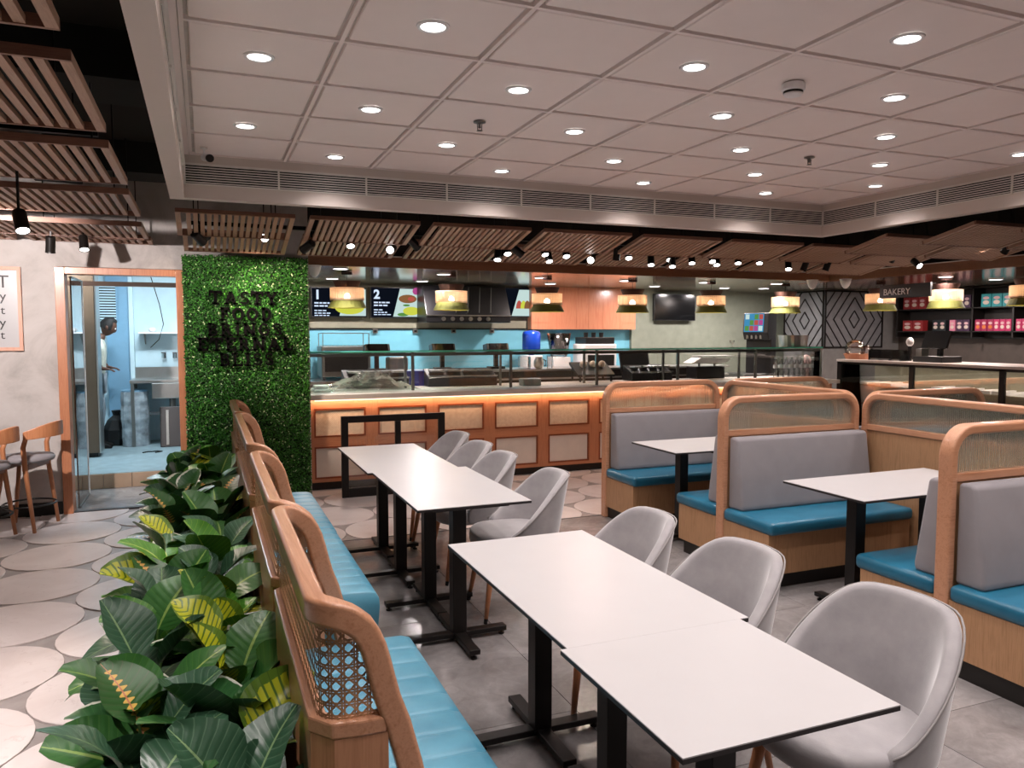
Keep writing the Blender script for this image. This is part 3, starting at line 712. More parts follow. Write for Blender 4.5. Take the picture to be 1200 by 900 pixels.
for word, uc, vb in (('TASTY', 287, 357), ('FOOD', 289, 376), ('BRINGS', 288, 394), ('ETERNAL', 289, 411), ('BLISS', 290, 429)):
    hh = .124; p = PY(uc, vb, 7.5); wd = []
    tmp = MB(); xx = 0; adv = []
    for ch in word: a = glyph(ch, hh, MB(), 0, 0, 0, 1); adv.append(a*hh*1.03)
    x = p.x-sum(adv)/2
    t = thing('wall_lettering', 'black slab serif raised letters spelling %s on the leaf wall' % word, 'lettering', (x, 7.487, p.z), 0, 'raised slogan words on the leaf wall')
    for ch, a in zip(word, adv):
        m = MB(); glyph(ch, hh, m, 0, 0, 0, .022); o = m.build('letter', 'letter', t); o.location = (xx, 0, 0)
        xx += a
# ================================================================ POSTER ON THE LEFT
t = thing('framed_poster', 'pale wood framed typographic poster at the left edge of the back wall', 'poster', (-1.72, WY-.03, 1.44))
MB().box(-.35, .29, .0, .028, 0, .03).box(-.35, .29, 0, .028, .68, .71).box(.262, .29, 0, .028, .03, .68).box(-.35, -.322, 0, .028, .03, .68).build('frame', 'posterframe', t)
MB().box(-.322, .262, .012, .026, .03, .68).build('print', 'white', t)
def text(name, s, mat, parent, loc, size, rot=(PI/2, 0, 0), ext=.002, align='LEFT', bold=0):
    c = bpy.data.curves.new(name, 'FONT'); c.body = s; c.size = size; c.extrude = ext; c.align_x = align; c.offset = bold
    c.materials.append(M[mat]); q_ = bpy.data.objects.new(name, c); me_ = bpy.data.meshes.new_from_object(q_); bpy.data.objects.remove(q_); me_.name = name; o = bpy.data.objects.new(name, me_); C.objects.link(o); o.parent = parent; o.location = loc; o.rotation_euler = rot; return o
for ch, v, sz in (('T', 337, .15), ('y', 352, .11), ('t', 368, .10), ('y', 383, .11), ('t', 397, .10)):
    q = PY(3.5, v, WY-.02); text('letter', ch, 'edge', t, (q.x+1.72, .011, q.z-1.44), sz, align='CENTER')
# ================================================================ LONG TABLES
def long_table(x0, x1, y0, y1, cols, lab, z=.75, grp='white rectangular dining tables'):
    cxm, cym = (x0+x1)/2, (y0+y1)/2
    t = thing('dining_table', lab, 'table', (cxm, cym, 0), 0, grp); hx, hy = (x1-x0)/2, (y1-y0)/2
    MB().box(-hx, hx, -hy, hy, z-.003, z).build('top', 'white', t)
    MB().box(-hx, hx, -hy, hy, z-.014, z-.003).build('top_edge', 'edge', t)
    MB().box(-.2, .2, -hy+.06, hy-.06, z-.034, z-.014).build('underframe', 'black', t, bevel=.004)
    for cx_, cy_ in cols:
        q = thing('base', None, None, (cx_-cxm, cy_-cym, 0)); q.parent = t
        MB().box(-.036, .036, -.036, .036, .04, z-.03).build('column', 'black', q, bevel=.003)
        MB().box(-.26, .26, -.028, .028, .028, .053).box(-.028, .028, -.27, .27, .029, .054).build('cross_foot', 'black', q, bevel=.003)
        for a, b in ((-.24, 0), (.24, 0), (0, -.25), (0, .25)): MB().cyl((a, b, 0), .016, 0, .014, 10).cyl((a, b, 0), .006, .01, .032, 8).build('glide', 'black', q)
    return t
long_table(.885, 1.487, 1.80, 2.885, [(1.19, 2.66), (1.19, 2.09)], 'long white dining table nearest but one, with three grey chairs beside it')
long_table(.865, 1.455, 1.235, 1.7995, [(1.17, 1.53)], 'short white dining table nearest the camera, butted to a longer one')
long_table(.925, 1.517, 3.50, 4.5495, [(1.185, 4.24), (1.185, 3.69)], 'long white dining table in the middle row, nearer half, its front corner free')
long_table(.895, 1.465, 4.55, 5.655, [(1.165, 5.4), (1.155, 4.82)], 'long white dining table farthest along the bench, toward the black glazed screen')
for (y0, y1, lab) in ((4.58, 5.19, 'white table in the far booth nearest the counter'), (2.90, 3.49, 'white table in the near booth between teal seats')):
    long_table(3.11, 4.24, y0, y1, [(3.37, (y0+y1)/2), (3.93, (y0+y1)/2)], lab, .735, 'booth tables')
for (y0, y1, lab) in ((4.58, 5.19, 'white table in the far booth behind the glazed spine'), (2.90, 3.49, 'white table in the near booth behind the glazed spine')):
    long_table(4.56, 5.66, y0, y1, [(4.85, (y0+y1)/2), (5.4, (y0+y1)/2)], lab, .735, 'booth tables')
# ================================================================ TUB CHAIRS
def smooth01(t): t = max(0, min(1, t)); return t*t*(3-2*t)
def make_chair():
    t = thing('tub_chair', 'x', 'chair')
    NTH = 33; rows_ = 9; TH = 112
    def H(th): return   .415+.362*(1-.86*smooth01((abs(th)-28)/(TH-22)))
    def pos(th, z, off):
        a = R(th); k = (z-.36)/.44; rx = .215+.052*k+off; ry = .212+.035*k+off
        return Vector((rx*math.sin(a), -ry*math.cos(a)-.045*k*max(0, math.cos(a)), z))
    m = MB(); pts = []; nv = rows_*2+2; pip = []
    for i in range(NTH):
        th = -TH+2*TH*i/(NTH-1); h = H(th); zb = .385
        for j in range(rows_): z = zb+(h-zb)*j/(rows_-1); pts.append(pos(th, z, -.012-.008*math.sin(PI*min(1, j/(rows_-1)))))
        pts.append(pos(th, h+.010, -.002)); pts.append(pos(th, h+.012, .020))
        for j in range(rows_): z = h-(h-zb)*j/(rows_-1); pts.append(pos(th, z, .034))
        pip.append(pos(th, h+.003, .035))
    m.grid(pts, NTH, nv); b0 = 0
    for i in range(NTH-1): m.f.append((i*nv, i*nv+nv-1, (i+1)*nv+nv-1, (i+1)*nv))
    m.f.append(tuple(range(nv))); m.f.append(tuple((NTH-1)*nv+j for j in reversed(range(nv))))
    m.build('backrest', 'velvet', t, smooth=True, sub=1)
    MB().tube(pip, .0035, 6).build('piping', 'piping', t, smooth=True)
    n = 28; pr = []
    def ring(s, z): return [(s*.235*math.copysign(abs(math.cos(a))**.75, math.cos(a)), s*.235*math.copysign(abs(math.sin(a))**.75, math.sin(a))+.015, z) for a in [2*PI*k/n for k in range(n)]]
    sm_ = MB(); rs = [(.80, .372), (.93, .375), (.985, .39), (1, .41), (1, .435), (.985, .455), (.93, .468), (.8, .473), (.4, .478), (.02, .48)]
    for s, z in rs: sm_.v += ring(s, z)
    for i in range(len(rs)-1):
        for j in range(n): sm_.f.append((i*n+j, i*n+(j+1) % n, (i+1)*n+(j+1) % n, (i+1)*n+j))
    sm_.f.append(tuple(reversed(range(n)))); sm_.f.append(tuple((len(rs)-1)*n+j for j in range(n)))
    sm_.build('seat', 'velvet', t, smooth=True)
    for sx, sy in ((-1, -1), (1, -1), (-1, 1), (1, 1)):
        p0 = Vector((sx*.15, sy*.15+.01, .385)); p1 = Vector((sx*.205, sy*.21+.01, 0)); pm = p0.lerp(p1, .93)
        l = MB().tube([p0, p0.lerp(p1, .5), pm], [.019, .016, .0115], 12).build('leg', 'stool', t, smooth=True)
        MB().tube([pm, p1], [.0118, .0105], 12).build('foot_cap', 'black', l)
    return t
ch0 = make_chair()
spots_ = [(1.73, 1.665, 3, 'grey velvet tub chair nearest the camera, beside the white tables'), (1.65, 2.30, 0, 'grey velvet tub chair second nearest, level with the middle of the near long table'),
          (1.60, 2.91, -4, 'grey velvet tub chair at the far end of the near table row'), (1.63, 4.02, -6, 'grey velvet tub chair at the near end of the far table row'),
          (1.60, 4.73, 0, 'grey velvet tub chair second along the far table row'), (1.62, 5.25, 2, 'grey velvet tub chair third along the far table row'), (1.64, 5.83, 2, 'grey velvet tub chair last along the far table row, nearest the counter')]
family(ch0)
for i, (x, y, a, lab) in enumerate(spots_):
    c = ch0 if i == 0 else copy_tree(ch0)
    c.location = (x, y, 0.004); c.rotation_euler = (0, 0, PI/2+R(a)); tag(c, lab, 'chair', 'grey tub chairs along the white tables')
# ================================================================ CANE-BACKED BENCHES
def bench_shell(yn, yf_, lab, weave=True, zt=.985):
    xb = .225; r = .065; rc = PI*r/2; L = (yf_-yn)-2*r
    # arc parameter s: near wing [-rc-Wt .. -rc], corner, straight 0..L, corner, far wing
    def M_(s, n=0):
        if s < 0:
            if s > -rc: a = -s/r; c = Vector((xb+r, yn+r, 0)); d = Vector((-math.cos(a), -math.sin(a), 0)); return c+d*(r+n)
            return Vector((xb+r+(-s-rc), yn-n, 0))
        if s > L:
            q = s-L
            if q < rc: a = q/r; c = Vector((xb+r, yf_-r, 0)); d = Vector((-math.cos(a), math.sin(a), 0)); return c+d*(r+n)
            return Vector((xb+r+(q-rc), yf_+n, 0))
        return Vector((xb-n, yn+r+s, 0))
    t = thing('cane_bench', lab, 'bench', (xb, (yn+yf_)/2, 0), 0, 'cane-backed bench units')
    zr = zt-.031
    curve = [(0, zr), (.02, zr), (.04, zr-.004), (.06, zr-.011), (.078, zr-.024), (.094, zr-.043), (.108, zr-.067), (.119, zr-.095), (.128, zr-.13), (.138, zr-.175), (.150, zr-.225), (.172, .665), (.194, .575), (.218, .47), (.232, .40)]
    curve = [(a*1.06 if a > .09 else a, b) for a, b in curve]
    def zf(d):
        if d <= 0: return zr
        for (a, z), (b, z2) in zip(curve, curve[1:]):
            if d <= b: return z+(z2-z)*(d-a)/(b-a)
        return -1
    aa = [PI/2*k/6 for k in range(7)]
    arcn = [(-r*a, zf(r*(1-math.cos(a)))) for a in aa]
    wing = [(d-r, z) for d, z in curve if d > r+.006]
    path = [(-rc-a, z) for a, z in reversed(wing)]+arcn[::-1]
    nst = max(2, int(L/.15)); path += [(L*k/nst, zr) for k in range(1, nst)]
    path += [(L-s, z) for s, z in arcn]+[(L+rc+a, z) for a, z in wing]
    hw, ht = .031, .025; m = MB(); k = len(path)
    for i, (s, z) in enumerate(path):
        a, b = path[max(0, i-1)], path[min(k-1, i+1)]; ds, dz = b[0]-a[0], b[1]-a[1]; l = math.hypot(ds, dz); ps, pz = -dz/l, ds/l
        for nn, pp in ((-ht, -hw), (ht, -hw), (ht, hw), (-ht, hw)):
            q = M_(s+ps*pp, nn); m.v.append((q.x, q.y, z+pz*pp))
    for i in range(k-1):
        for j in range(4): m.f.append((i*4+j, i*4+(j+1) % 4, (i+1)*4+(j+1) % 4, (i+1)*4+j))
    m.f += [(0, 1, 2, 3), tuple((k-1)*4+j for j in (3, 2, 1, 0))]
    m.build('top_rail', 'oak', t, world=True, bevel=.012, seg=3, smooth='w')
    def band(s0, s1, z0, z1, nn0, nn1, name, mat, steps, bev=.006):
        mm = MB()
        ss = [s0+(s1-s0)*i/steps for i in range(steps+1)]
        for s in ss:
            for nn, z in ((nn0, z0), (nn1, z0), (nn1, z1), (nn0, z1)): q = M_(s, nn); mm.v.append((q.x, q.y, z))
        for i in range(steps):
            for j in range(4): mm.f.append((i*4+j, i*4+(j+1) % 4, (i+1)*4+(j+1) % 4, (i+1)*4+j))
        mm.f += [(0, 1, 2, 3), tuple(steps*4+j for j in (3, 2, 1, 0))]
        mm.build(name, mat, t, world=True, bevel=bev)
    n_ = max(16, int((L+2*rc)/.05))
    band(-rc-.088, L+rc+.088, .655, .695, -.022, .022, 'lower_rail', 'oak', n_)
    band(-rc-.092, L+rc+.092, .035, .655, -.018, .018, 'lower_panel', 'oak_z', n_, 0)
    band(-rc-.088, L+rc+.088, 0, .035, -.012, .012, 'plinth', 'kick', n_, 0)
    # woven cane
    def ztop(s):
        d = -s-rc if s < 0 else s-L-rc
        if d <= -.02: return zt-.045
        for (a, z), (b, z2) in zip(wing, wing[1:]):
            if a <= d <= b: 
                # inner outline of the stile
                return (z+(z2-z)*(d-a)/(b-a))-.028-.0*d
        return 0
    def inside(s, z):
        if z < .69: return False
        q = -s if s < 0 else s-L
        d = 0 if q <= 0 else (r*(1-math.cos(q/r)) if q < rc else r+q-rc)
        if z > zf(d) or d > .2: return False
        if d == 0: return z < zr-.028
        for (a, z1), (b, z2) in zip(curve[3:], curve[4:]):
            t_ = max(0, min(1, ((d-a)*(b-a)+(z-z1)*(z2-z1))/((b-a)**2+(z2-z1)**2)))
            if math.hypot(d-a-t_*(b-a), z-z1-t_*(z2-z1)) < .027: return False
        return z < zf(d)-.027
    c = MB(); s0, s1 = -rc-.14, L+rc+.14; g = .030; wdt = .0023
    def strand(ps, w_, nn):
        prev = None
        for s, z, ts, tz in ps:
            if not inside(s, z): prev = None; continue
            b = len(c.v)
            for sg in (-1, 1): q = M_(s-tz*w_*sg, nn); c.v.append((q.x, q.y, z+ts*w_*sg))
            if prev is not None: c.f.append((prev, prev+1, b+1, b))
            prev = b
    step = .014
    if weave:
        ns = int((s1-s0)/g)
        for i in range(ns):
            for o in (-.0032, .0032): strand([(s0+i*g+o, .69+step*j, 0, 1) for j in range(24)], wdt, .001)
        for j in range(12):
            for o in (-.0032, .0032): strand([(s0+step*i, .70+j*g+o, 1, 0) for i in range(int((s1-s0)/step)+1)], wdt, -.001)
        r2 = .7071
        for i in range(-12, ns+1):
            strand([(s0+i*g+step*.7*j, .685+step*.7*j, r2, r2) for j in range(34)], wdt, .003)
            strand([(s0+(i+12)*g-step*.7*j, .685+step*.7*j, -r2, r2) for j in range(34)], wdt, -.003)
    tag(c.build('cane_webbing', 'cane', t, world=True, recalc=False), kind='stuff')
    return t
bench_shell(1.75, 2.80, 'cane-backed oak bench unit nearest the camera with curved wings')
bench_shell(2.86, 4.15, 'cane-backed oak bench unit second from the camera')
bench_shell(4.42, 6.15, 'long cane-backed oak bench unit third from the camera')
bench_shell(6.25, 7.40, 'cane-backed oak bench unit farthest away, by the leaf wall')
def cushion(x0, x1, y0, y1, z0, z1, lab, chan=.122):
    t = thing('upholstered_bench', lab, 'bench', ((x0+x1)/2, (y0+y1)/2, 0), 0, 'teal channelled bench seats')
    n = round((y1-y0)/chan); ys = []; ch = (y1-y0)/n
    for k in range(n):
        for f, d in ((0, 0), (.05, .55), (.13, .85), (.3, 1), (.5, 1.05), (.7, 1), (.87, .85), (.95, .55)): ys.append((y0+ch*(k+f), .0065*d))
    ys.append((y1, 0))
    prof = [(x0, z0, 0), (x0, z1-.01, 1), (x0+.03, z1, 1), ((x0+x1)/2, z1+.006, 1), (x1-.05, z1, 1), (x1-.018, z1-.010, 1), (x1-.003, z1-.035, 1), (x1, z1-.07, .8), (x1-.012, z0+.01, .3), (x1-.02, z0, 0)]
    pts = []
    for y, d in ys:
        for x, z, k in prof: pts.append((x, y, z-.006*k+d*k))
    m = MB(); m.grid(pts, len(ys), len(prof)); nv = len(prof)
    m.f.append(tuple(range(nv))); m.f.append(tuple((len(ys)-1)*nv+j for j in reversed(range(nv))))
    m.build('cushion', 'teal', t, world=True, smooth=True)
    MB().box(x0, x1-.10, y0+.03, y1-.03, .0, z0).build('base', 'kick', t, world=True)
    return t
cushion(.255, .715, 1.80, 2.79, .24, .45, 'teal channelled bench seat nearest the camera')
cushion(.255, .70, 3.32, 4.51, .24, .45, 'teal channelled bench seat in the middle, its blank end facing the camera')
cushion(.255, .705, 4.53, 5.62, .24, .45, 'teal channelled bench seat farthest along, butted to the middle one')
# ================================================================ BOOTHS
def frame_path(x0, x1, zt, z0, r, n=10):
    p = [(x0, z0), (x0, zt-r)]+[(x0+r-r*math.cos(PI/2*k/n), zt-r+r*math.sin(PI/2*k/n)) for k in range(1, n+1)]
    return p+[(x1-r+r*math.sin(PI/2*k/n), zt-r+r*math.cos(PI/2*k/n)) for k in range(0, n+1)]+[(x1, z0)]
def screen(axis, a0, a1, c, lab, zt=1.17, th=.075, wd=.045):
    """glazed booth divider: rounded timber frame, fluted pane above, veneer board below"""
    t = thing('booth_divider', lab, 'partition', ((a0+a1)/2, c, 0) if axis == 'x' else (c, (a0+a1)/2, 0), 0, 'oak booth dividers with fluted glass')
    h = (a1-a0)/2
    def P_(s, n, z): return (s, n, z) if axis == 'x' else (n, s, z)
    path = frame_path(-h+wd/2, h-wd/2, zt-wd/2, 0, .125); m = MB(); k = len(path)
    for i, (s, z) in enumerate(path):
        a, b = path[max(0, i-1)], path[min(k-1, i+1)]; ds, dz = b[0]-a[0], b[1]-a[1]; l = math.hypot(ds, dz); ps, pz = -dz/l, ds/l
        for nn, pp in ((-th/2, -wd/2), (th/2, -wd/2), (th/2, wd/2), (-th/2, wd/2)): m.v.append(P_(s+ps*pp, nn, z+pz*pp))
    for i in range(k-1):
        for j in range(4): m.f.append((i*4+j, i*4+(j+1) % 4, (i+1)*4+(j+1) % 4, (i+1)*4+j))
    m.f += [(0, 1, 2, 3), tuple((k-1)*4+j for j in (3, 2, 1, 0))]
    m.build('frame', 'oak_x' if axis == 'x' else 'oak', t, bevel=.012, seg=3, smooth='w')
    def bx(name, mat, s0, s1, n0, n1, z0, z1, **kw):
        mm = MB(); (mm.box(s0, s1, n0, n1, z0, z1) if axis == 'x' else mm.box(n0, n1, s0, s1, z0, z1)); return mm.build(name, mat, t, **kw)
    bx('mid_rail', 'oak_x' if axis == 'x' else 'oak', -h+wd, h-wd, -.03, .03, .905, .945, bevel=.004)
    bx('board', 'veneer', -h+wd, h-wd, -.02, .02, .08, .905)
    bx('plinth', 'kick', -h+wd, h-wd, -.015, .015, 0, .08)
    # fluted pane, its reeds modelled, clipped to the rounded corners
    pt = .0135; n = int((2*h-2*wd)/(pt/4)); g = MB(); s0 = -h+wd-.003; s1 = h-wd+.003; R_ = .085
    def top(s):
        e = min(s-s0, s1-s); z1 = zt-wd+.003
        return z1 if e > R_ else z1-R_+math.sqrt(max(0, R_*R_-(R_-e)**2))
    fr = []; bk = []
    for i in range(n+1):
        s = s0+(s1-s0)*i/n; d = .0042*abs(math.sin(PI*(s-s0)/pt)); zz = max(.95, top(s))
        fr += [P_(s, -.0035-d, .94), P_(s, -.0035-d, zz)]; bk += [P_(s, .0035, .94), P_(s, .0035, zz)]
    g.grid(fr, n+1, 2); b = len(g.v); g.grid(bk, n+1, 2, True)
    for i in range(n): g.f.append((i*2+1, b+i*2+1, b+i*2+3, i*2+3)); g.f.append((i*2, i*2+2, b+i*2+2, b+i*2))
    g.f.append((0, b, b+1, 1)); g.f.append((n*2, n*2+1, b+n*2+1, b+n*2))
    g.build('fluted_pane', 'fluted', t)
    return t
def booth_seat(x0, x1, yb, sgn, lab):
    """seat fixed to a divider face at yb, opening towards sgn*y"""
    t = thing('booth_bench', lab, 'booth seat', ((x0+x1)/2, yb, 0), 0, 'teal booth seats with grey backs'); h = (x1-x0)/2; s = sgn
    ya, yc = sorted((0, s*.46)); MB().box(-h+.012, h, ya, yc-.02 if s > 0 else yc, .10, .355).build('base', 'veneer', t) if s > 0 else MB().box(-h+.012, h, ya+.02, yc, .10, .355).build('base', 'veneer', t)
    MB().box(-h+.03, h-.02, *sorted((0, s*.40)), 0, .10).build('plinth', 'kick', t)
    MB().box(-h, h, *sorted((s*.002, s*.475)), .352, .432).build('cushion', 'teal_d', t, bevel=.028, seg=4, smooth=True)
    y = [s*.0, s*.135, s*.075]
    p = MB(); p.prism([(0, .43), (s*.145, .43), (s*.15, .47), (s*.085, .895), (s*.06, .905), (0, .905)], -h+.045, h-.02, 'x')
    p.build('backrest', 'pad', t, bevel=.018, seg=3, smooth=True)
    return t
PYS = [(5.76, 'the one nearest the counter'), (4.16, 'the middle one'), (2.50, 'the one nearest the camera'), (.86, 'beyond the near booth toward the entrance')]
for i, (y, w_) in enumerate(PYS):
    screen('x', 3.17, 4.355, y, 'oak fluted-glass booth divider on the aisle side, '+w_)
    if i < 3: screen('x', 4.445, 5.66, y, 'oak fluted-glass divider behind the spine, '+w_)
    if i < 3: screen('y', PYS[i+1][0]+.04, y-.04, 4.40, 'oak spine divider with fluted glass between back-to-back booths, %s length from the counter' % ORD[i])
tt = .0375
sides = [(3.17, 4.36, 'aisle side'), (4.44, 5.66, 'behind the spine')]
for xa, xb_, nm in sides:
    booth_seat(xa, xb_, 5.76-tt, -1, 'teal booth seat, %s, against the divider nearest the counter' % nm)
    booth_seat(xa, xb_, 4.16+tt, 1, 'teal booth seat, %s, on the counter face of the middle divider' % nm)
    booth_seat(xa, xb_, 4.16-tt, -1, 'teal booth seat, %s, on the near face of the middle divider' % nm)
    booth_seat(xa, xb_, 2.50+tt, 1, 'teal booth seat, %s, on the far face of the nearest divider' % nm)
    if xa < 4: booth_seat(xa, xb_, 2.50-tt, -1, 'teal booth seat, %s, on the near face of the nearest divider' % nm)
# ================================================================ LOW GLAZED SCREEN BY THE COUNTER
t = thing('glazed_screen', 'low black framed glass screen standing before the caned counter', 'screen', (1.75, 7.35, 0))
xa, xb_ = PY(400, 520, 7.35).x-1.75, PY(521, 520, 7.35).x-1.75; zt = PY(400, 488, 7.35).z
MB().box(xa, xa+.065, -.02, .02, 0, zt).box(xb_-.065, xb_, -.02, .02, 0, zt).box(xa+.065, xb_-.065, -.02, .02, zt-.065, zt).box(xa+.065, xb_-.065, -.02, .02, 0, .09).box(-.03+.0, .025, -.02, .02, .09, zt-.065).build('frame', 'black', t, bevel=.003)
for a, b in ((xa+.065, -.03), (.025, xb_-.065)): MB().box(a, b, -.003, .003, .09, zt-.065).build('pane', 'glass', t)
# ================================================================ WOODEN STOOLS
def stool(x, y, a, lab):
    t = thing('stool', lab, 'stool', (x, y, .004), R(a), 'wooden stools by the wall'); L_ = []
    for sx, sy in ((-1, 1), (1, 1)): MB().tube([(sx*.12, sy*.12, .55), (sx*.17, sy*.20, 0)], [.018, .013], 10).build('leg', 'stool', t, smooth=True)
    for sx in (-1, 1): MB().tube([(sx*.195, -.13, 0), (sx*.185, -.075, .5), (sx*.185, -.065, .68), (sx*.19, -.09, .755)], [.014, .019, .019, .017], 10).build('leg', 'stool', t, smooth=True)
    m = MB(); pts = []; n = 18
    for k in range(n+1):
        th = -80+160*k/n; r0 = .195; c_ = math.cos(R(th)); hh = .026+.034*c_
        for rr2, dz in ((r0, -hh), (r0, hh), (r0+.02, hh), (r0+.02, -hh), (r0, -hh)): pts.append((rr2*math.sin(R(th)), -.04-rr2*math.cos(R(th))*1.05, .765+.055*c_+dz))
    m.grid(pts, n+1, 5); m.f.append((0, 1, 2, 3)); m.f.append(tuple(n*5+j for j in (3, 2, 1, 0))); m.build('back_band', 'stool', t, bevel=.005)
    MB().lathe([(.13, .545), (.19, .555), (.2, .575), (.185, .6), (.1, .612), (1e-5, .615)], 24).build('seat', 'pad', t, smooth=True)
    parts('apron', 'slatframe', t, ((-.14, .14, .09, .11, .50, .545), (-.165, .165, -.09, -.07, .50, .545)))
    MB().tube([(.19*math.cos(2*PI*k/20), .19*math.sin(2*PI*k/20)-.005, .2) for k in range(21)], .008, 6).build('foot_ring', 'black', t, smooth=True)
    return t
stool(-1.36, 7.18, 74, 'wooden stool with curved back band and grey seat, beside the doorway')
stool(-1.60, 6.82, 74, 'wooden stool with curved back band, cut by the left edge of the picture')
# ================================================================ PLANTER ROW
def leaf_mesh(mat, L, W, droop, cup, seed):
    rnd = random.Random(seed); nu, nv = 7, 9; pts = []; uv = []
    for i in range(nv):
        v = i/(nv-1); w_ = W*(math.sin(PI*min(1, v*.94+.03)**.84)**.62)
        for j in range(nu):
            u = j/(nu-1)*2-1; x = u*w_*.5; y = L*v
            z = -droop*L*v*v+cup*abs(u)**1.3*w_*.5+.006*math.sin(v*9+u*2+seed)*abs(u)
            pts.append((x, y*math.cos(droop*v*.6), z)); uv.append(((u+1)/2, v))
    m = MB(); m.grid(pts, nv, nu); m.uv = uv
    o = m.build('leaf', mat, None, smooth=True, recalc=False, origin=(0, 0, 0)); me = o.data; bpy.data.objects.remove(o); return me
LM = {}
for k, mt in enumerate(LEAF):
    LM[k] = [leaf_mesh(mt, .195+.018*j, .182+.014*j, (.25, .5, .1)[j], (.35, .15, .5)[j], k*3+j) for j in range(3)]
kinds = ['dark broad-leaved', 'feather-marked', 'yellow-green', 'bright green', 'white-edged']
mixes = [[0, 0, 0, 5], [1, 1, 5, 0], [2, 2, 5], [3, 3, 5], [4, 4, 5, 2]]
PT = MB().lathe([(.07, 0), (.095, .2), (.1, .2), (.1, .17)], 16).build('pot', 'pot', None, origin=(0, 0, 0)); PTM = PT.data; bpy.data.objects.remove(PT)
pk = [1, 0, 1, 1, 0, 1, 1, 0, 4, 2, 0, 1, 3, 2, 0, 4, 1, 3, 3, 2, 4, 0, 2, 3]
rnd = random.Random(21); idx = 0
for col in (0, 1):
    for i in range(22):
        x = ((-.155 if i < 5 else -.195) if col == 0 else .035)+rnd.uniform(-.03, .03); y = 1.52+.262*i+rnd.uniform(-.05, .05)+(.12 if col else 0)
        kd = pk[(i*2+col*5) % len(pk)]
        t = thing('foliage_plant', 'potted %s plant, %s from the near end, %s line' % (kinds[kd], ORD[i], 'corridor side' if col == 0 else 'bench side'), 'plant', (x, y, .0), 0, 'potted foliage plants behind the bench')
        inst('pot', PTM, t); stem = MB(); nl = 10 if i < 14 else 9
        for q in range(nl):
            az = q*2.4+rnd.uniform(-.4, .4); ring_ = q/nl; el = R(8+60*ring_+rnd.uniform(-10, 12)); hz = .24+.24*ring_+rnd.uniform(-.04, .05)
            rad = .07-.05*ring_+rnd.uniform(0, .03); sc_ = rnd.uniform(.92, 1.25)*(1-.12*ring_)
            dx, dy = math.cos(az), math.sin(az)
            if col == 1 and dx > .3: dx *= .1; 
            if x+dx*.25 > .17: dx = -abs(dx)*.6; az = math.atan2(dy, dx)
            b = Vector((math.cos(az)*rad, math.sin(az)*rad, hz)); k_ = rnd.choice(mixes[kd]); me = LM[k_][rnd.randrange(3)]
            e = Euler((el, 0, az-PI/2), 'XYZ'); e2 = (Matrix.Rotation(az-PI/2, 4, 'Z') @ Matrix.Rotation(el, 4, 'X') @ Matrix.Rotation(rnd.uniform(-.5, .5), 4, 'Y')).to_euler()
            inst('leaf', me, t, tuple(b), tuple(e2), (sc_,)*3)
            stem.tube([(0, 0, .15), (b.x*.5, b.y*.5, .15+(hz-.15)*.6), tuple(b)], .0045, 5)
        tag(stem.build('stalks', 'stem', t), kind='stuff')
tag(MB().box(-.42, .19, 1.2, 7.45, .003, .06).build('soil_trough', 'pot'), 'low black trough under the row of potted plants', 'planter')
# ================================================================ SERVICE COUNTER
CY = 7.75
t = thing('service_counter', 'long orange wood service counter with cane and off-white panels', 'counter', (4.3, CY, 0))
MB().box(.955, 7.7, CY+.03, CY+.9, .09, .92).build('carcass', 'orange_x', t, world=True)
MB().box(.955, 7.7, CY+.06, CY+.85, 0, .09).build('plinth', 'kick', t, world=True)
xs = [(.995+.642*k, .995+.642*k+.515) for k in range(10)]
edges = [.94]+[a for p in xs for a in p]+[7.68]
for k in range(0, len(edges)-1, 2):
    MB().box(edges[k], edges[k+1], CY, CY+.03, .09, .92).build('stile', 'orange', t, world=True)
for a, b in xs:
    for z0, z1 in ((.09, .125), (.45, .545), (.835, .92)): MB().box(a, b, CY, CY+.03, z0, z1).build('rail', 'orange_x', t, world=True)
    for z0, z1, mt in ((.125, .45, 'white_panel'), (.545, .835, 'canepanel')):
        MB().box(a+.016, b-.016, CY+.014, CY+.029, z0+.016, z1-.016).build('cane_panel' if mt == 'canepanel' else 'panel', mt, t, world=True)
        MB().box(a, b, CY-.004, CY+.028, z0, z0+.016).box(a, b, CY-.004, CY+.028, z1-.016, z1).box(a, a+.016, CY-.004, CY+.028, z0+.016, z1-.016).box(b-.016, b, CY-.004, CY+.028, z0+.016, z1-.016).build('panel_bead', 'orangedark', t, world=True)
MB().box(.93, 7.76, CY-.06, CY+.95, .925, .975).build('worktop', 'stone_top', t, world=True, bevel=.004)
MB().box(1.0, 7.6, CY-.035, CY-.025, .913, .922).build('led_strip', 'emit_led', t, world=True)
for k in range(5):
    lamp('AREA', 'counter_led_lamp', (-4.3+1.6+1.32*k, -.045, .908), 2.2, (1, .6, .38), t, size=1.3, sy=.02, aim=(0, .8, -1))
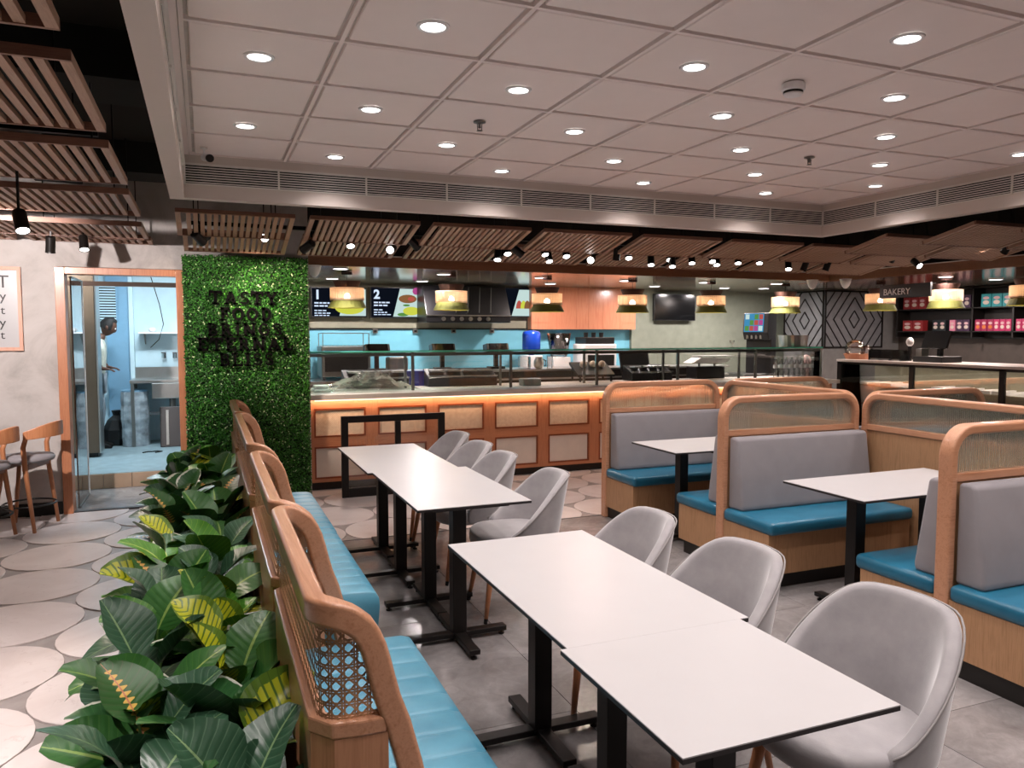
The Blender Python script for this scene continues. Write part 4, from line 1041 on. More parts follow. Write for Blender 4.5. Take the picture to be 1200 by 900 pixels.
# glass guard on the counter
GYF = 7.98
t = thing('glass_guard', 'glass sneeze guard with green edged top shelf on steel posts along the counter', 'glass guard', (4.3, GYF, .975))
GZ1 = 1.388
PXS = [PY(u, 430, GYF).x for u in (362, 484, 599, 700, 795, 886, 962)]
MB().box(PXS[0], PXS[-1], GYF-.02, GYF+.38, GZ1, GZ1+.008).build('top_pane', 'glass_t', t, world=True)
MB().box(PXS[0], PXS[-1], GYF-.025, GYF-.019, GZ1-.004, GZ1+.013).build('top_edge', 'glass_g', t, world=True)
MB().box(PXS[0], PXS[-1], GYF+.01, GYF+.03, GZ1-.045, GZ1-.018).box(PXS[0], PXS[-1], GYF+.34, GYF+.36, GZ1-.045, GZ1-.018).build('rail', 'steel_d', t, world=True)
for k, x in enumerate(PXS):
    MB().box(x-.014, x+.014, GYF, GYF+.028, .975, GZ1).build('post', 'steel_d', t, world=True)
    MB().box(x-.012, x+.012, GYF+.33, GYF+.355, .975, GZ1).build('post', 'steel_d', t, world=True)
    if k < 6: MB().box(x+.016, PXS[k+1]-.016, GYF+.010, GYF+.016, .98, GZ1-.02).build('front_pane', 'glass', t, world=True)
# back counter in the kitchen
t = thing('back_counter', 'stainless back counter below the blue splashback', 'worktop', (3.6, 10.0, 0))
MB().box(1.0, 6.3, 10.02, 10.69, .0, .92).build('cabinets', 'steel_d', t, world=True); MB().box(.98, 6.3, 9.98, 10.69, .92, .96).build('worktop', 'steel', t, world=True)
t = thing('prep_counter', 'stainless prep bench with dark recessed fronts behind the glass guard', 'worktop', (3.6, 9.1, 0))
MB().box(1.9, 6.9, 8.98, 9.45, 0, 1.10).build('cabinets', 'darksteel', t, world=True); MB().box(1.85, 6.95, 8.93, 9.5, 1.10, 1.125).build('worktop', 'steel', t, world=True)
MB().box(1.85, 6.95, 8.95, 9.1, .99, 1.01).build('shelf', 'steel', t, world=True)
def W(o, *a, **k): return o.build(*a, world=True, **k)
KB = 10.66
# menu screens
def menu(u0, u1, v0, v1, num, lab, col, Y=10.6):
    a = PY(u0, v0, Y); b = PY(u1, v1, Y); t = thing('menu_screen', lab, 'screen', ((a.x+b.x)/2, Y, b.z)); w_ = b.x-a.x; h = a.z-b.z
    MB().box(-w_/2, w_/2, 0, .05, 0, h).build('bezel', 'blackplastic', t, bevel=.004)
    MB().box(-w_/2+.012, w_/2-.012, -.002, .001, .012, h-.012).build('display', 'scr_dark', t)
    if num:
        text('numeral', num, 'scr_text', t, (-w_/2+.045, -.004, h-.16), .17, bold=.006)
        for k, (ww, hh, zz) in enumerate(((.22, .028, h-.225), (.17, .028, h-.265), (.13, .022, h-.325), (.16, .022, h-.36), (.2, .018, h-.39))):
            x = -w_/2+.045
            while x < -w_/2+.045+ww: q = rnd.uniform(.03, .06); MB().box(x, x+q, -.004, -.002, zz, zz+hh*.7).build('text_word', 'scr_text', t); x += q+.012
    return t, w_, h
def poly(t, ps, mat, name, dy=-.004, th=.002): return MB().prism(ps, dy-th, dy, 'y').build(name, mat, t)
def ell(cx_, cz, rx, rz, n=18, a0=0, a1=360): return [(cx_+rx*math.cos(R(a0+(a1-a0)*k/n)), cz+rz*math.sin(R(a0+(a1-a0)*k/n))) for k in range(n if a1-a0 == 360 else n+1)]
t, w_, h = menu(364, 430, 336, 372, '1', 'lit menu screen marked 1 behind the first pendant lamp', 0)
poly(t, [(.0, .02), (w_/2-.015, .02), (w_/2-.015, h-.02), (.1, h-.02)], 'scr_pale', 'food_photo')
poly(t, ell(.14, .13, .2, .09), 'scr_yellow', 'food_photo', -.007)
poly(t, ell(.2, .3, .1, .06), 'scr_red', 'food_photo', -.008)
t, w_, h = menu(434, 496, 336, 373, '2', 'lit menu screen marked 2 with an egg dish photo', 0)
poly(t, [(-.06, .02), (w_/2-.015, .02), (w_/2-.015, h-.02), (.04, h-.02)], 'scr_pale', 'food_photo')
poly(t, ell(.15, .27, .13, .06), 'scr_brown', 'food_photo', -.007); poly(t, ell(.2, .27, .05, .03), 'scr_red', 'food_photo', -.009)
poly(t, ell(.2, .1, .12, .06), 'scr_yellow', 'food_photo', -.008); poly(t, ell(.08, .05, .08, .025), 'scr_green', 'food_photo', -.007); poly(t, ell(.27, .38, .05, .05), 'scr_purple', 'food_photo', -.008); poly(t, ell(.13, .18, .05, .015), 'scr_green', 'food_photo', -.011)
a = PY(558, 337, 10.58)
t, w_, h = menu(556, 624, 336, 372, '', 'dark menu screen with a taco plate photo at its right end', 0)
poly(t, [(w_/2-.34, .02), (w_/2-.012, .02), (w_/2-.012, h-.03), (w_/2-.22, h-.03)], 'scr_pale', 'food_photo')
for k, (cc, mt) in enumerate((( -.22, 'scr_red'), (-.15, 'scr_yellow'), (-.09, 'scr_brown'))): poly(t, ell(w_/2+cc, .13, .05, .12, 12, 0, 180), mt, 'food_photo', -.007-.002*k)
for k in range(5): MB().box(.0-.3+.0*k, .0-.12, -.004, -.002, h-.08-.05*k, h-.065-.05*k).build('text_word', 'scr_text', t) if False else None
# big stainless canopy appliance hung behind the second pendant
t = thing('extractor_unit', 'black angled extractor unit with round knobs under its lip', 'extractor', (PY(545, 360, 10.3).x, 10.1, PY(545, 378, 10.1).z))
MB().prism([(0, .10), (0, .0), (.5, 0), (.5, .52), (.22, .52)], -.62, .62, 'x').build('hood', 'blackplastic', t, bevel=.01)
MB().box(-.62, .62, -.01, .01, .09, .105).build('lip', 'steel', t)
for k in range(6): MB().tube([(-.38+.13*k, -.03, .05), (-.38+.13*k, .0, .05)], .028, 12).build('knob', 'steel', t)
for k in range(4): MB().bar((-.2+.17*k, -.006, .14), (-.12+.17*k, .19, .5), .012, .012).build('rib', 'steel_d', t)
# hanging timber cabinet box
t = thing('hanging_cabinet', 'orange laminate hanging cabinet with flush panel joints above the splashback', 'cabinet', (5.3, 10.5, 1.64))
ca, cb = PY(623, 350, 10.5).x, PY(745, 350, 10.5).x; cz0, cz1 = PY(623, 386, 10.5).z, SZ-.001
MB().box(ca, cb, 10.515, 10.65, cz0, cz1).build('carcass', 'cab', t, world=True)
us = [623, 645, 676, 690, 707, 727, 745]
for a, b in zip(us, us[1:]):
    xa, xb_ = PY(a, 350, 10.5).x, PY(b, 350, 10.5).x
    for z0, z1 in ((cz0, cz0+.1), (cz0+.1, cz1-.1), (cz1-.1, cz1)) if a in (623, 727) else ((cz0, cz1),): MB().box(xa+.002, xb_-.002, 10.5, 10.514, z0+.002, z1-.002).build('panel', 'cab', t, world=True)
# rail and hooks under the olive wall, black line
S(MB().box(.96, 6.3, KY-.012, KY+.0, 1.635, 1.655).build('trim_16', 'black'))
for k, u in enumerate((440, 487, 532, 577, 619)):
    p = PY(u, 388, 10.66); t = thing('splashback_socket', 'small socket box at the top of the blue splashback, %s from the left' % ORD[k], 'socket', (p.x, 10.69, p.z-.03), 0, 'sockets on the splashback')
    MB().box(-.035, .035, -.02, .0, 0, .06).build('plate', 'steel_d', t); MB().box(-.02, .02, -.026, -.02, .015, .045).build('socket', 'black', t)
# wall television
a, b = PY(766, 344, KY-.1), PY(814, 376, KY-.1)
t = thing('television', 'black wall television switched off on the sage wall', 'television', ((a.x+b.x)/2, KY-.12, b.z))
MB().box(-(b.x-a.x)/2, (b.x-a.x)/2, 0, .05, 0, a.z-b.z).build('bezel', 'blackplastic', t, bevel=.004)
MB().box(-(b.x-a.x)/2+.012, (b.x-a.x)/2-.012, -.002, 0, .012, a.z-b.z-.012).build('display', 'bulb_screen', t); MB().box(-.15, .15, .05, .118, .1, .3).build('wall_bracket', 'black', t)
# soffit downlights
for k, (u, v) in enumerate(((389, 327), (495, 330), (767, 336), (849, 338), (895, 338.5), (1089, 334), (1167, 328), (645, 333), (1108, 325))):
    p = PZ(u, v, SZ-.012); t = thing('soffit_downlight', 'small flush soffit downlight, %s' % ['left of the menus', 'right of menu 2', 'above the television', 'between the third and fourth pendants', 'beside the lattice panels', 'before the bakery shelves', 'over the bakery shelves at the right', 'by the hanging cabinet', 'above the bakery pendant'][k], 'downlight', (p.x, p.y, SZ-.012), 0, 'soffit downlights')
    MB().lathe([(.085, .008), (.085, 0), (.075, 0), (.075, .006)], 22).build('trim_ring', 'trimwhite', t); MB().lathe([(1e-5, .003), (.075, .003), (.075, .007)], 22).build('lens', 'emit_k', t)
    lamp('AREA', 'soffit_lamp', (0, 0, -.01), KITCH_W, NEUT if k < 5 else (1, .85, .8), t, size=.13)
for k, (u, v) in enumerate(((399, 315.5), (520, 322), (634, 326), (733, 329.5), (826, 331.5), (910, 333))):
    p = PZ(u, v, SZ-.016); t = thing('soffit_downlight', 'small flush soffit downlight beside the %s pendant canopy from the left' % ORD[k], 'downlight', (p.x, p.y, SZ-.016), 0, 'soffit downlights')
    MB().lathe([(.085, .008), (.085, 0), (.075, 0), (.075, .006)], 22).build('trim_ring', 'trimwhite', t); MB().lathe([(1e-5, .003), (.075, .003), (.075, .007)], 22).build('lens', 'emit_k', t)
    lamp('SPOT', 'soffit_lamp', (0, 0, -.01), 105, (1, .88, .8), t, aim=(0, 0, -1), size=.06, angle=130, blend=1)
# ================================================================ PENDANTS
PM = None
def pendant(u, v, Y=None, X=None, lab=''):
    global PM
    p = PY(u, v, Y) if Y else PX(u, v, X)       # bottom centre of the shade
    t = thing('pendant_lamp', lab, 'pendant lamp', (p.x, p.y, p.z), 0, 'rattan and felt pendant lamps')
    top = SZ-.005-p.z
    MB().cyl((0, 0, 0), .06, top-.03, top, 16).build('canopy', 'brown_shade', t); MB().cyl((0, 0, 0), .003, .24, top-.02, 6).build('cord', 'black', t)
    if PM is None:
        a = MB().lathe([(.215, 0), (.165, .105), (.160, .105), (.21, .0)], 28, closed=True).build('lower_shade', 'green_shade', t)
        b = MB(); 
        b.lathe([(.19, .085), (.19, .225), (.186, .225), (.186, .085)], 28, closed=True); b = b.build('rattan_drum', 'rattan', t)
        c = MB().lathe([(.125, .225), (.155, .30), (.150, .30), (.1, .24), (.1, .225)], 28).build('upper_shade', 'brown_shade', t)
        d = MB().sphere((0, 0, .13), .035, 12, 8).build('bulb', 'emit_bulb', t, smooth=True)
        PM = [(o.name.split('.')[0], o.data) for o in (a, b, c, d)]
    else:
        for n_, me in PM: inst(n_, me, t)
    lamp('POINT', 'pendant_bulb_lamp', (0, 0, .05), PEND_W, (1, .68, .4), t, size=.04)
for k, (u, v) in enumerate(((407, 361), (529, 363.5), (641, 365.5), (741, 366.5), (833, 366.5), (920, 367))):
    pendant(u, v, Y=8.72-(.02*k), lab='rattan and olive felt pendant over the service counter, %s from the left' % ORD[k])
for k, (u, v, x) in enumerate(((1031, 364, 8.55), (1108, 361, 8.6), (1205, 358, 8.6))):
    pendant(u, v, X=x, lab='rattan and olive felt pendant over the bakery counter, %s from the corner' % ORD[k])
for k, (u, v) in enumerate(((952, 333), (991, 332), (368, 316))):
    p = PZ(u, v-5, SZ-.001); t = thing('ceiling_sensor', 'small white wedge shaped ceiling sensor %s' % ['before the left lattice panel', 'before the right lattice panel', 'at the left end of the soffit'][k], 'sensor', (p.x, p.y, SZ), 0, 'ceiling sensors')
    MB().lathe([(.07, 0), (.065, -.04), (.045, -.09), (.02, -.12), (1e-5, -.125)], 18).build('body', 'trimwhite', t, smooth=True); MB().lathe([(.075, 0), (.075, -.01), (.07, -.012)], 18).build('base_ring', 'trimwhite', t)
# ================================================================ LATTICE PANELS AND CORNER
def lattice(nm, org, ax, w_, z0, h, n, cen, lab):
    t = thing('lattice_panel', lab, 'wall panel', org, 0, 'diamond lattice panels'); ax = Vector(ax); off = Vector(n)*.012
    def P3(s, z): q = ax*s+off; return (q.x, q.y, z)
    a, b = ax*0, ax*w_
    m = MB(); q0 = ax*0; q1 = ax*w_; nn = Vector(n)*.006
    m.bar((q0.x+nn.x/2, q0.y+nn.y/2, h/2), (q1.x+nn.x/2, q1.y+nn.y/2, h/2), .006, h); m.build('backing', 'greypanel', t)
    fr = MB()
    for s0, z_0, s1, z_1 in ((0, .012, w_, .012), (0, h-.012, w_, h-.012)): fr.bar(P3(s0, z_0), P3(s1, z_1), .022, .024)
    for s_ in (.012, w_-.012): fr.bar(P3(s_, 0), P3(s_, h), .024, .022)
    fr.build('frame', 'black', t)
    cx_, cz = cen; asp = h/ (w_ if w_ > .5 else 1)
    asp = 1.3
    for k in range(0, 7):
        r = .11+.165*k
        for sx in (-1, 1):
            for sz in (-1, 1):
                p0, p1 = Vector((cx_+sx*r, cz)), Vector((cx_, cz+sz*r*asp)); lo, hi = 0, 1
                d = p1-p0
                for ax_, mx in ((0, w_), (1, h)):
                    for lim, sg in ((0.01, 1), (mx-.01, -1)):
                        f0, f1 = sg*(p0[ax_]-lim), sg*(p1[ax_]-lim)
                        if f0 < 0 and f1 < 0: lo = 2
                        elif f0 < 0: lo = max(lo, f0/(f0-f1))
                        elif f1 < 0: hi = min(hi, f0/(f0-f1))
                if hi-lo > .04: a_, b_ = p0+d*lo, p0+d*hi; MB().bar(P3(a_.x, a_.y), P3(b_.x, b_.y), .014, .014, up=tuple(n)).build('strip', 'black', t)
    return t
zb, zt_ = PY(965, 408, BY).z, min(SZ-.01, PY(965, 331, BY).z)
lattice('l', (BX, BY, zb), (1, 0, 0), PY(1034, 370, BY).x-BX, zb, zt_-zb, (0, -1, 0), ((PY(1034, 370, BY).x-BX)/2, (zt_-zb)*.5), 'black diamond lattice on grey panel, facing the room, on the corner block')
wl = BY+.9-BY
lattice('l', (BX, BY+.9, zb), (0, -1, 0), .9, zb, zt_-zb, (-1, 0, 0), (.48, (zt_-zb)*.48), 'black diamond lattice on grey panel, facing the kitchen, beside the drinks dispenser')
# ================================================================ BAKERY
CX = 7.9
a, b = PX(980, 421, CX), PX(1200, 431, CX)
t = thing('bakery_case', 'black framed glass bakery display case with pale top and empty shelves', 'display case', (CX+.35, 5.8, 0)); zt = 1.235
y1 = a.y-.02; y0 = 3.4
MB().box(CX-.02, CX+.75, y0, y1, zt-.03, zt).build('top', 'marble', t, world=True, bevel=.003)
MB().box(CX, CX+.7, y0, y1, 0, .42).build('base', 'kick', t, world=True); MB().box(CX+.68, CX+.7, y0, y1, .42, zt-.03).build('back', 'kwall', t, world=True)
for y in [y1-.03-1.13*k for k in range(4)]: MB().box(CX, CX+.035, y-.03, y+.03, .42, zt-.03).build('post', 'black', t, world=True); 
MB().box(CX, CX+.03, y0, y1, zt-.06, zt-.03).build('head_rail', 'black', t, world=True)
for k in range(3): yy = y1-.03-1.13*k; MB().box(CX+.010, CX+.016, yy-1.10, yy-.03, .42, zt-.06).build('pane', 'glass', t, world=True)
lamp('AREA', 'case_lamp', (0, 0, 1.16), 9, (1, .85, .7), t, size=.1, sy=3.6, aim=(0, 0, -1))
for z in (.66, .90): MB().box(CX+.12, CX+.66, y0+.05, y1-.05, z, z+.012).build('shelf', 'clear', t, world=True)
for k in range(3):
    for j in range(5):
        if k == 0 and j > 2: continue
        yy = y1-.25-1.13*k-.19*j; t = thing('display_tray', 'shallow pale tray on the upper shelf of the bakery case, %s from the corner' % ORD[k*5+j], 'tray', (CX+.38, yy, .913), 0, 'trays in the bakery case')
        MB().box(-.2, .2, -.085, .085, 0, .006).box(-.2, .2, -.085, -.08, .006, .03).box(-.2, .2, .08, .085, .006, .03).box(-.2, -.195, -.08, .08, .006, .03).build('tray', 'trimwhite', t)
# globe jar in a wooden bowl on the case
p = PX(1005, 420, CX+.3)
t = thing('glass_cloche', 'round clear globes of a glass cloche in a wooden base on the bakery case', 'cloche', (CX+.3, p.y, zt))
MB().lathe([(.15, 0), (.18, .07), (.17, .07), (.14, .012)], 28).build('wooden_base', 'orange', t, smooth=False)
MB().sphere((-.02, .03, .13), .13, 24, 14).build('globe', 'clear', t, smooth=True); MB().sphere((.06, -.09, .11), .08, 20, 12).build('globe', 'clear', t, smooth=True)
# acrylic dividers
for k in range(4):
    yy = p.y-.35-.16*k; o = tag(MB().box(CX+.12, CX+.14+.2, yy, yy+.005, zt, zt+.14).build('acrylic_divider', 'clear'), 'clear acrylic divider standing on the bakery case, %s from the cloche' % ORD[k], 'divider', 'acrylic dividers')
# till on the bakery case
p = PX(1098, 424, CX+.35)
t = thing('till', 'black point of sale till on the bakery case', 'till', (CX+.35, p.y, zt))
MB().box(-.17, .17, -.2, .2, 0, .07).build('drawer', 'blackplastic', t, bevel=.006); MB().bar((.05, 0, .07), (.05, 0, .2), .05, .05).build('neck', 'blackplastic', t)
MB().bar((-.02, -.17, .27), (-.02, .17, .27), .03, .22, up=(.35, 0, 1)).build('screen', 'blackplastic', t); MB().box(-.12, .0, .12, .2, .07, .16).build('printer', 'steel_d', t)
t = thing('desk_lamp_scanner', 'small white upright scanner beside the till', 'scanner', (CX+.3, p.y+.35, zt)); MB().bar((0, 0, .0), (0, 0, .2), .03, .03).build('stem', 'black', t); MB().sphere((0, 0, .24), .045, 12, 8, 1.3).build('head', 'trimwhite', t, smooth=True)
# shelving with packs
t = thing('wall_shelving', 'dark wall shelving holding coloured packs behind the bakery case', 'shelving', (BW-.15, 8.0, 1.55))
ya = PX(1056, 360, BW-.2).y; ub = [1056, 1144, 1192, 1240]; ZS = [PX(1120, 388, BW-.2).z, PX(1120, 361, BW-.2).z]
yb_ = [PX(u, 360, BW-.2).y for u in ub]
MB().box(BW-.03, BW-.005, yb_[-1], ya, 1.5, 2.26).build('back_board', 'kick', t, world=True)
for y in yb_: MB().box(BW-.28, BW-.03, y-.012, y+.012, 1.52, 2.27).build('side', 'kick', t, world=True)
for z in ZS+[2.265]: MB().box(BW-.28, BW-.03, yb_[-1], ya, z-.015, z).build('shelf', 'kick', t, world=True)
for k, (u0, u1, row, mat, n) in enumerate(((1061, 1088, 1, 'pk_red', 3), (1061, 1085, 0, 'pk_red', 2), (1096, 1112, 0, 'pk_dark', 2), (1116, 1123, 0, 'pk_pink', 1), (1124, 1140, 0, 'pk_violet', 2), (1123, 1140, 1, 'pk_violet', 2), (1152, 1190, 1, 'pk_teal', 3), (1146, 1168, 0, 'pk_magenta', 3), (1168, 1189, 0, 'pk_rose', 3), (1194, 1215, 0, 'pk_rose', 3))):
    yA, yB = PX(u0, 370, BW-.2).y, PX(u1, 370, BW-.2).y; z = ZS[0 if row == 0 else 1]; H_ = .19 if row else .17
    w2 = (yA-yB)/n
    for j in range(n):
        t = thing('snack_pack', '%s snack pack on the %s bakery shelf, %s in its colour block' % ({'pk_red': 'red', 'pk_dark': 'black', 'pk_pink': 'slim pink', 'pk_violet': 'dark violet', 'pk_teal': 'teal', 'pk_magenta': 'crimson and orange', 'pk_rose': 'rose pink'}[mat]+(' right-hand' if u0 > 1190 else ''), 'lower' if row == 0 else 'upper', ORD[j]), 'snack pack', (BW-.2, yA-w2*(j+.5), z+.001), 0, 'packs on the bakery shelves')
        MB().box(-.06, .06, -w2*.47, w2*.47, 0, H_).build('carton', mat, t, bevel=.004)
        lb = 'pk_dark' if mat == 'pk_teal' and j == 9 else ('pk_orange' if mat == 'pk_magenta' else 'pk_pale')
        MB().prism(ell(0, H_*.35, w2*.3, H_*.16, 14), -.063, -.06, 'x').build('picture', lb, t)
        MB().prism(ell(0, H_*.68, w2*.3, H_*.12, 10), -.063, -.06, 'x').build('emblem', 'pk_pale2', t)
# bakery sign hung from the soffit
XS = 8.3; p = PX(1035, 348, XS); q = PX(1070, 340, XS)
t = thing('hanging_sign', 'black hanging sign reading BAKERY in white capitals', 'sign', (XS, p.y, p.z-.02))
ln = p.y-q.y+.25; MB().box(.0, .025, -ln, .06, 0, .17).build('board', 'blackplastic', t)
for y in (-.1, -ln+.1): MB().cyl((.012, y, 0), .003, .17, SZ-.002-p.z+.02, 6).build('wire', 'steel_d', t)
text('letters', 'BAKERY', 'trimwhite', t, (-.002, 0, .04), .115, rot=(PI/2, 0, -PI/2), ext=.002)
# ================================================================ THINGS ON AND BEHIND THE COUNTER
ZC = .976; ZP = 1.126; ZB = .961
def at(u, Y): return PY(u, 430, Y).x
# food film heap and trays at the left end
x = at(425, 8.15); t = thing('plastic_wrap_heap', 'crumpled clear plastic sheet heaped on the left end of the counter', 'plastic sheet', (x, 8.2, ZC)); m = MB(); pts = []; rn = random.Random(5)
for i in range(22):
    for j in range(12):
        a, b = i/21*2-1, j/11*2-1; e = max(0, 1-a*a)*max(0, 1-b*b); pts.append((a*.62, b*.14, .003+e*(.12+.13*rn.random())*(.5+.5*math.exp(-((a-.35)/.5)**2))))
m.grid(pts, 22, 12); m.build('sheet', 'plasticfilm', t, smooth=False)
x = at(367, 8.12); tag(MB().box(x-.01, x+.17, 8.05, 8.22, ZC, ZC+.035).box(x, x+.15, 8.06, 8.2, ZC+.035, ZC+.07).build('folded_cloth', 'trimwhite', bevel=.012), 'folded white cloth at the left end of the counter', 'cloth')
x = PY(360, 440, 8.3).x
t = thing('steel_end_panel', 'slim white light strip and steel upright at the left end of the kitchen opening', 'panel', (.985, 8.1, ZC))
MB().box(-.03, .0, 0, .05, 0, 1.295).build('upright', 'steel_d', t); MB().box(.0, .02, .0, .02, .43, .83).build('light_strip', 'emit_strip', t)
# conveyor toaster
x = at(404, 10.25); t = thing('conveyor_toaster', 'dark conveyor toaster with wire rack on top on the back counter', 'toaster', (x, 10.3, ZB))
MB().box(-.32, .32, -.2, .25, .05, .45).build('body', 'steel_d', t, bevel=.01); MB().box(-.28, .28, -.21, -.2, .12, .40).build('opening', 'black', t); m = MB()
for k in range(12): m.bar((-.28+.05*k, -.2, .46), (-.28+.05*k, .2, .46), .005, .005)
m.build('grill', 'steel', t); m = MB()
for a in (-.3, .3):
    m.bar((a, -.18, .45), (a, -.18, .62), .01, .01).bar((a, .2, .45), (a, .2, .62), .01, .01).bar((a, -.18, .62), (a, .2, .62), .01, .01)
m.bar((-.3, -.18, .62), (.3, -.18, .62), .01, .01).bar((-.3, .2, .62), (.3, .2, .62), .01, .01).build('rack', 'steel_d', t)
for sx in (-.28, .28): MB().box(sx-.02, sx+.02, -.1, .1, 0, .05).build('foot', 'black', t)
# four dark label printers on the back counter
for k, (u, c) in enumerate(((442, 'left of the first glass bay'), (519, 'behind the second glass bay'), (582, 'near the third steel post'))):
    x = at(u, 9.2); t = thing('till_terminal', 'dark tilted till terminal on the prep bench, %s' % c, 'terminal', (x, 9.2, ZP), 0, 'till terminals on the prep bench')
    MB().box(-.1, .1, -.05, .1, 0, .03).build('foot', 'black', t); MB().bar((0, .03, .03), (0, .03, .22), .05, .05).build('neck', 'black', t)
    MB().prism([(-.08, .22), (.1, .22), (.12, .31), (-.03, .33)], -.15, .15, 'x').build('head', 'blackplastic', t, bevel=.01); MB().prism([(-.085, .235), (-.04, .325), (-.045, .33), (-.09, .24)], -.12, .12, 'x').build('screen', 'bulb_screen', t)
x = at(465, 9.2); tag(MB().box(x-.12, x+.12, 9.1, 9.3, ZP, ZP+.17).build('steel_canister', 'steel_d', bevel=.02), 'low grey lidded canister box between the first two terminals', 'canister')
# blue crate
x = at(492, 8.6); t = thing('crate', 'purple-blue plastic crate standing behind the glass guard', 'crate', (x, 8.6, ZC))
MB().box(-.19, .19, -.01, .1, 0, .17).build('wall', 'crateblue', t, bevel=.008); MB().box(-.2, .2, -.02, .11, .155, .175).build('rim', 'crateblue', t)
# dark chilled wells
for k, (u, hw) in enumerate(((440, .36), (540, .42), (760, .3))):
    x = at(u, 8.5); t = thing('chilled_well', 'dark topping rail with steel pans behind the glass, %s' % ['left bay', 'middle bay', 'right bays'][k], 'topping rail', (x, 8.52, ZC), 0, 'topping rails')
    MB().prism([(-.12, 0), (-.12, .1), (.12, .2), (.12, 0)], -hw, hw, 'x').build('housing', 'blackplastic', t, bevel=.008)
    MB().bar((-hw, -.13, .115), (hw, -.13, .115), .02, .012).build('front_lip', 'steel', t)
    for j in range(4): MB().box(-hw+.05+j*hw*.47, -hw+.05+j*hw*.47+hw*.38, -.08, .09, .165, .185).build('pan', 'steel', t)
# blue water jug
x = at(634, 9.9); t = thing('water_jug', 'deep blue water dispenser bottle above the prep bench', 'water jug', (x, 10.25, ZB))
MB().box(-.13, .13, -.13, .13, 0, .30).build('stand', 'trimwhite', t, bevel=.01); MB().lathe([(.04, .30), (.05, .34), (.12, .37), (.135, .40), (.135, .60), (.12, .64), (.06, .66)], 24).build('bottle', 'jugblue', t, smooth=True)
x = at(667, 9.9); t = thing('glass_vase_jar', 'large clear tapered glass jar beside the blue bottle', 'jar', (x, 10.25, ZB))
MB().box(-.14, .14, -.12, .12, 0, .27).build('stand', 'trimwhite', t, bevel=.01); MB().lathe([(.11, .27), (.13, .30), (.18, .62), (.176, .62), (.12, .3)], 24).build('jar', 'clear', t, smooth=True)
x = at(708, 9.9); t = thing('coffee_machine', 'white coffee machine with black cup rail on top', 'coffee machine', (x, 10.2, ZB))
MB().box(-.27, .27, -.2, .2, 0, .46).build('body', 'trimwhite', t, bevel=.02); MB().box(-.24, .24, -.18, .18, .46, .56).build('top_rail', 'blackplastic', t, bevel=.01); MB().box(-.22, .22, -.21, -.2, .1, .3).build('recess', 'black', t)
for k in range(3): MB().lathe([(.03, .56), (.035, .63), (.03, .63)], 12, (-.15+.13*k, 0, 0)).build('cup', 'blackplastic', t)
# jugs and pots
for k, (u, mt, nm) in enumerate(((620, 'clear', 'square clear jug'), (637, 'steel', 'round steel pot'), (650, 'clear', 'tall clear beaker'))):
    x = at(u, 8.9); t = thing(('clear_jug', 'steel_pot', 'beaker')[k], nm+' on the prep bench behind the third glass bay', 'jug', (x, 9.05, ZP))
    if k == 0: MB().box(-.07, .07, -.05, .05, 0, .16).build('body', mt, t, bevel=.01)
    elif k == 1: MB().lathe([(.04, 0), (.065, .03), (.065, .1), (.045, .14), (.05, .15)], 20).build('body', mt, t, smooth=True); MB().tube([(.06, 0, .12), (.1, 0, .1), (.1, 0, .04), (.06, 0, .03)], .007, 6).build('handle', 'black', t)
    else: MB().lathe([(.035, 0), (.04, .17), (.037, .17)], 16).build('body', mt, t)
x = at(622, 8.15); tag(MB().box(x-.115, x+.115, 8.1, 8.24, ZC, ZC+.085).build('grey_box', 'greybox', bevel=.012), 'low grey plastic box on the counter by the third post', 'box')
# open dark laptop-like grill
x = at(752, 8.6); t = thing('contact_grill', 'dark grill with raised lid behind the fourth glass bay', 'grill', (x, 8.6, ZC))
MB().box(-.22, .22, -.12, .14, .02, .09).build('base', 'blackplastic', t, bevel=.01); MB().prism([(.1, .09), (.13, .09), (.2, .36), (.165, .37)], -.24, .2, 'x').build('lid', 'blackplastic', t, bevel=.008); MB().bar((-.22, -.13, .07), (.22, -.13, .07), .012, .012).build('handle', 'steel', t)
for sx in (-.18, .18): MB().box(sx-.02, sx+.02, -.1, .1, 0, .02).build('foot', 'black', t)
x = at(694, 8.6); t = thing('bread_stand', 'dark sloping stand stacked with pale loaves wrapped in film', 'stand', (x, 8.6, ZC))
MB().prism([(-.12, .06), (-.12, .09), (.14, .24), (.14, .21)], -.26, .26, 'x').build('shelf', 'blackplastic', t); 
for sx in (-.22, .22): MB().bar((sx, -.1, 0), (sx, -.1, .07), .02, .02).build('leg', 'black', t); MB().bar((sx, .12, 0), (sx, .12, .21), .02, .02).build('leg', 'black', t)
for k, (dx, ll) in enumerate(((-.12, .1), (.02, .08), (.15, .09))):
    x2 = x+dx; tag(MB().sphere((x2, 8.62, ZC+.215), .045, 12, 8).build('loaf', 'pk_pale', smooth=True), 'pale wrapped loaf on the dark stand, %s from the left' % ORD[k], 'loaf', 'loaves on the dark stand')
# slicer with pale tray
x = at(830, 8.6); t = thing('food_slicer', 'dark food slicer under a white cutting board with spread papers', 'slicer', (x, 8.6, ZC))
MB().box(-.26, .2, -.1, .14, .0, .16).build('body', 'blackplastic', t, bevel=.01); MB().prism([(-.34, .21), (-.2, .28), (.3, .27), (.18, .2)], -.12, .1, 'y').build('board', 'trimwhite', t); MB().box(-.2, .35, -.1, .1, .29, .305).build('upper_board', 'trimwhite', t)
MB().bar((-.15, 0, .15), (-.15, 0, .3), .02, .02).bar((.1, 0, .15), (.1, 0, .3), .02, .02).build('upright', 'steel_d', t)
